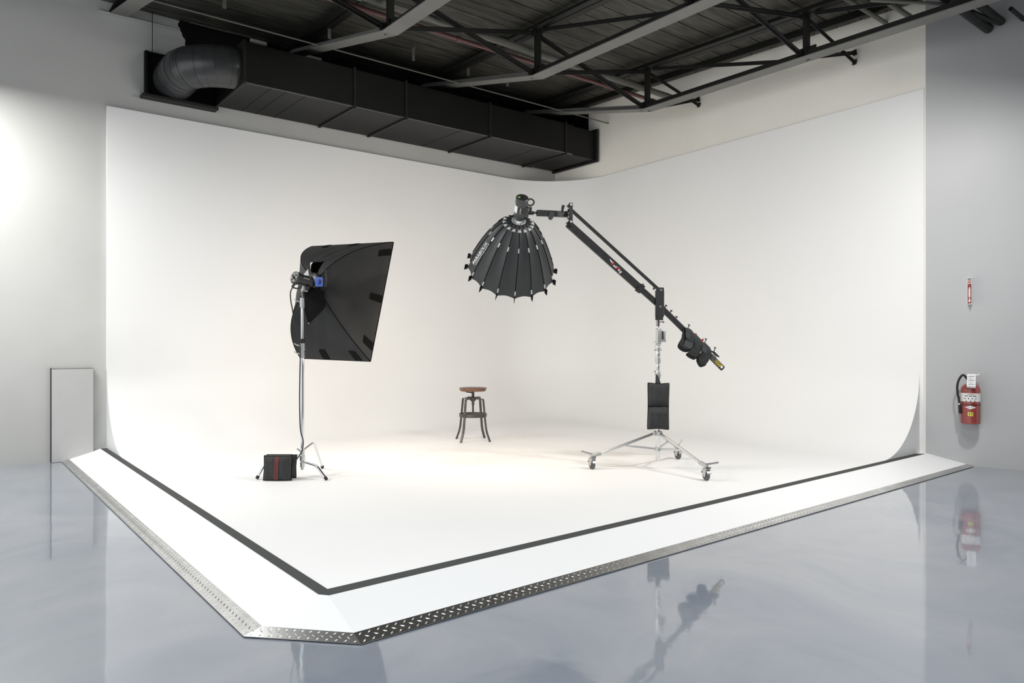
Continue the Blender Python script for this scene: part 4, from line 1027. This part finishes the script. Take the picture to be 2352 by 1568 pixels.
MB().tube([xp(2204, 929), xp(2205, 940), xp(2206, 949)], [.014, .017, .019], 12).build('nozzle', 'rubberb', t)
tg_ = MB(); q4 = [xp(2221.5, 858.5, .245), xp(2241, 858.5, .245), xp(2241, 891.5, .25), xp(2220, 890, .25)]
tg_.prism(q4, WN * .001); tgo = tg_.build('inspection_tag', 'white', t, smooth=0)
for k in range(5):
    y0 = 863 + k * 4.6; MB().prism([xp(2224, y0, .253), xp(2238 - (k % 2) * 4, y0, .253), xp(2238 - (k % 2) * 4, y0 + 1.4, .253), xp(2224, y0 + 1.4, .253)], WN * .0005).build('tag_print', 'label' if k % 2 else 'cast', tgo, smooth=0)
MB().prism([xp(2220.3, 886.5, .252), xp(2241, 888, .252), xp(2241, 891.5, .252), xp(2220, 890, .252)], WN * .0005).build('tag_hem', 'cast', tgo, smooth=0)

# V-shaped wall sign
a_ = whit(2221.5, 670, 0.002); SB, ST = whit(2222, 699, 0).z, whit(2222, 639, 0).z
fd = (WD * .42 + WN * .90).normalized()
wS = .104
aw = V((a_.x, a_.y, 0)); ap = aw + fd * wS; cw = aw + WD * .05
t = empty('extinguisher_sign', V((a_.x, a_.y, SB)), 'narrow red and white projecting sign with down arrow above the extinguisher', 'sign')
MB().prism([V((aw.x, aw.y, SB)), V((ap.x, ap.y, SB)), V((cw.x, cw.y, SB))], UP * (ST - SB)).build('sign_body', 'white', t, smooth=0)
nf = UP.cross(fd).normalized(); nf = nf if nf.dot(EYEP - a_) > 0 else -nf
def sgn(u, v, o=.0008): return V((aw.x, aw.y, 0)) + fd * (wS * u) + nf * o + UP * (SB + (ST - SB) * v)
def patch(u0, v0, u1, v1, m_, o=.0008, nm='sign_print'): MB().prism([sgn(u0, v0, o), sgn(u1, v0, o), sgn(u1, v1, o), sgn(u0, v1, o)], nf * .0004).build(nm, m_, t, smooth=0)
patch(.1, .03, .9, .78, 'signred'); patch(.1, .945, .9, .975, 'black'); patch(.1, .80, .9, .93, 'signpink'); patch(.1, .815, .9, .84, 'signred', .0013); patch(.1, .77, .9, .80, 'signpink', .0013)
text_mesh('FIRE', lambda u, v, W_: sgn(.18 + .64 * u / W_, .885 + v * .05, .0018), bold=.02).build('sign_lettering', 'signred', t, smooth=0)
text_mesh('EXTINGUISHER', lambda u, v, W_: sgn(.13 + .74 * u / W_, .85 + v * .03, .0018)).build('sign_lettering', 'signred', t, smooth=0)
MB().prism([sgn(a, b, .0014) for a, b in ((.3, .27), (.7, .27), (.7, .58), (.62, .61), (.6, .66), (.42, .66), (.38, .61), (.3, .58))], nf * .0004).build('extinguisher_symbol', 'white', t, smooth=0)
MB().prism([sgn(a, b, .0014) for a, b in ((.38, .24), (.62, .24), (.62, .15), (.85, .15), (.5, .06), (.15, .15), (.38, .15))], nf * .0004).build('down_arrow', 'white', t, smooth=0)
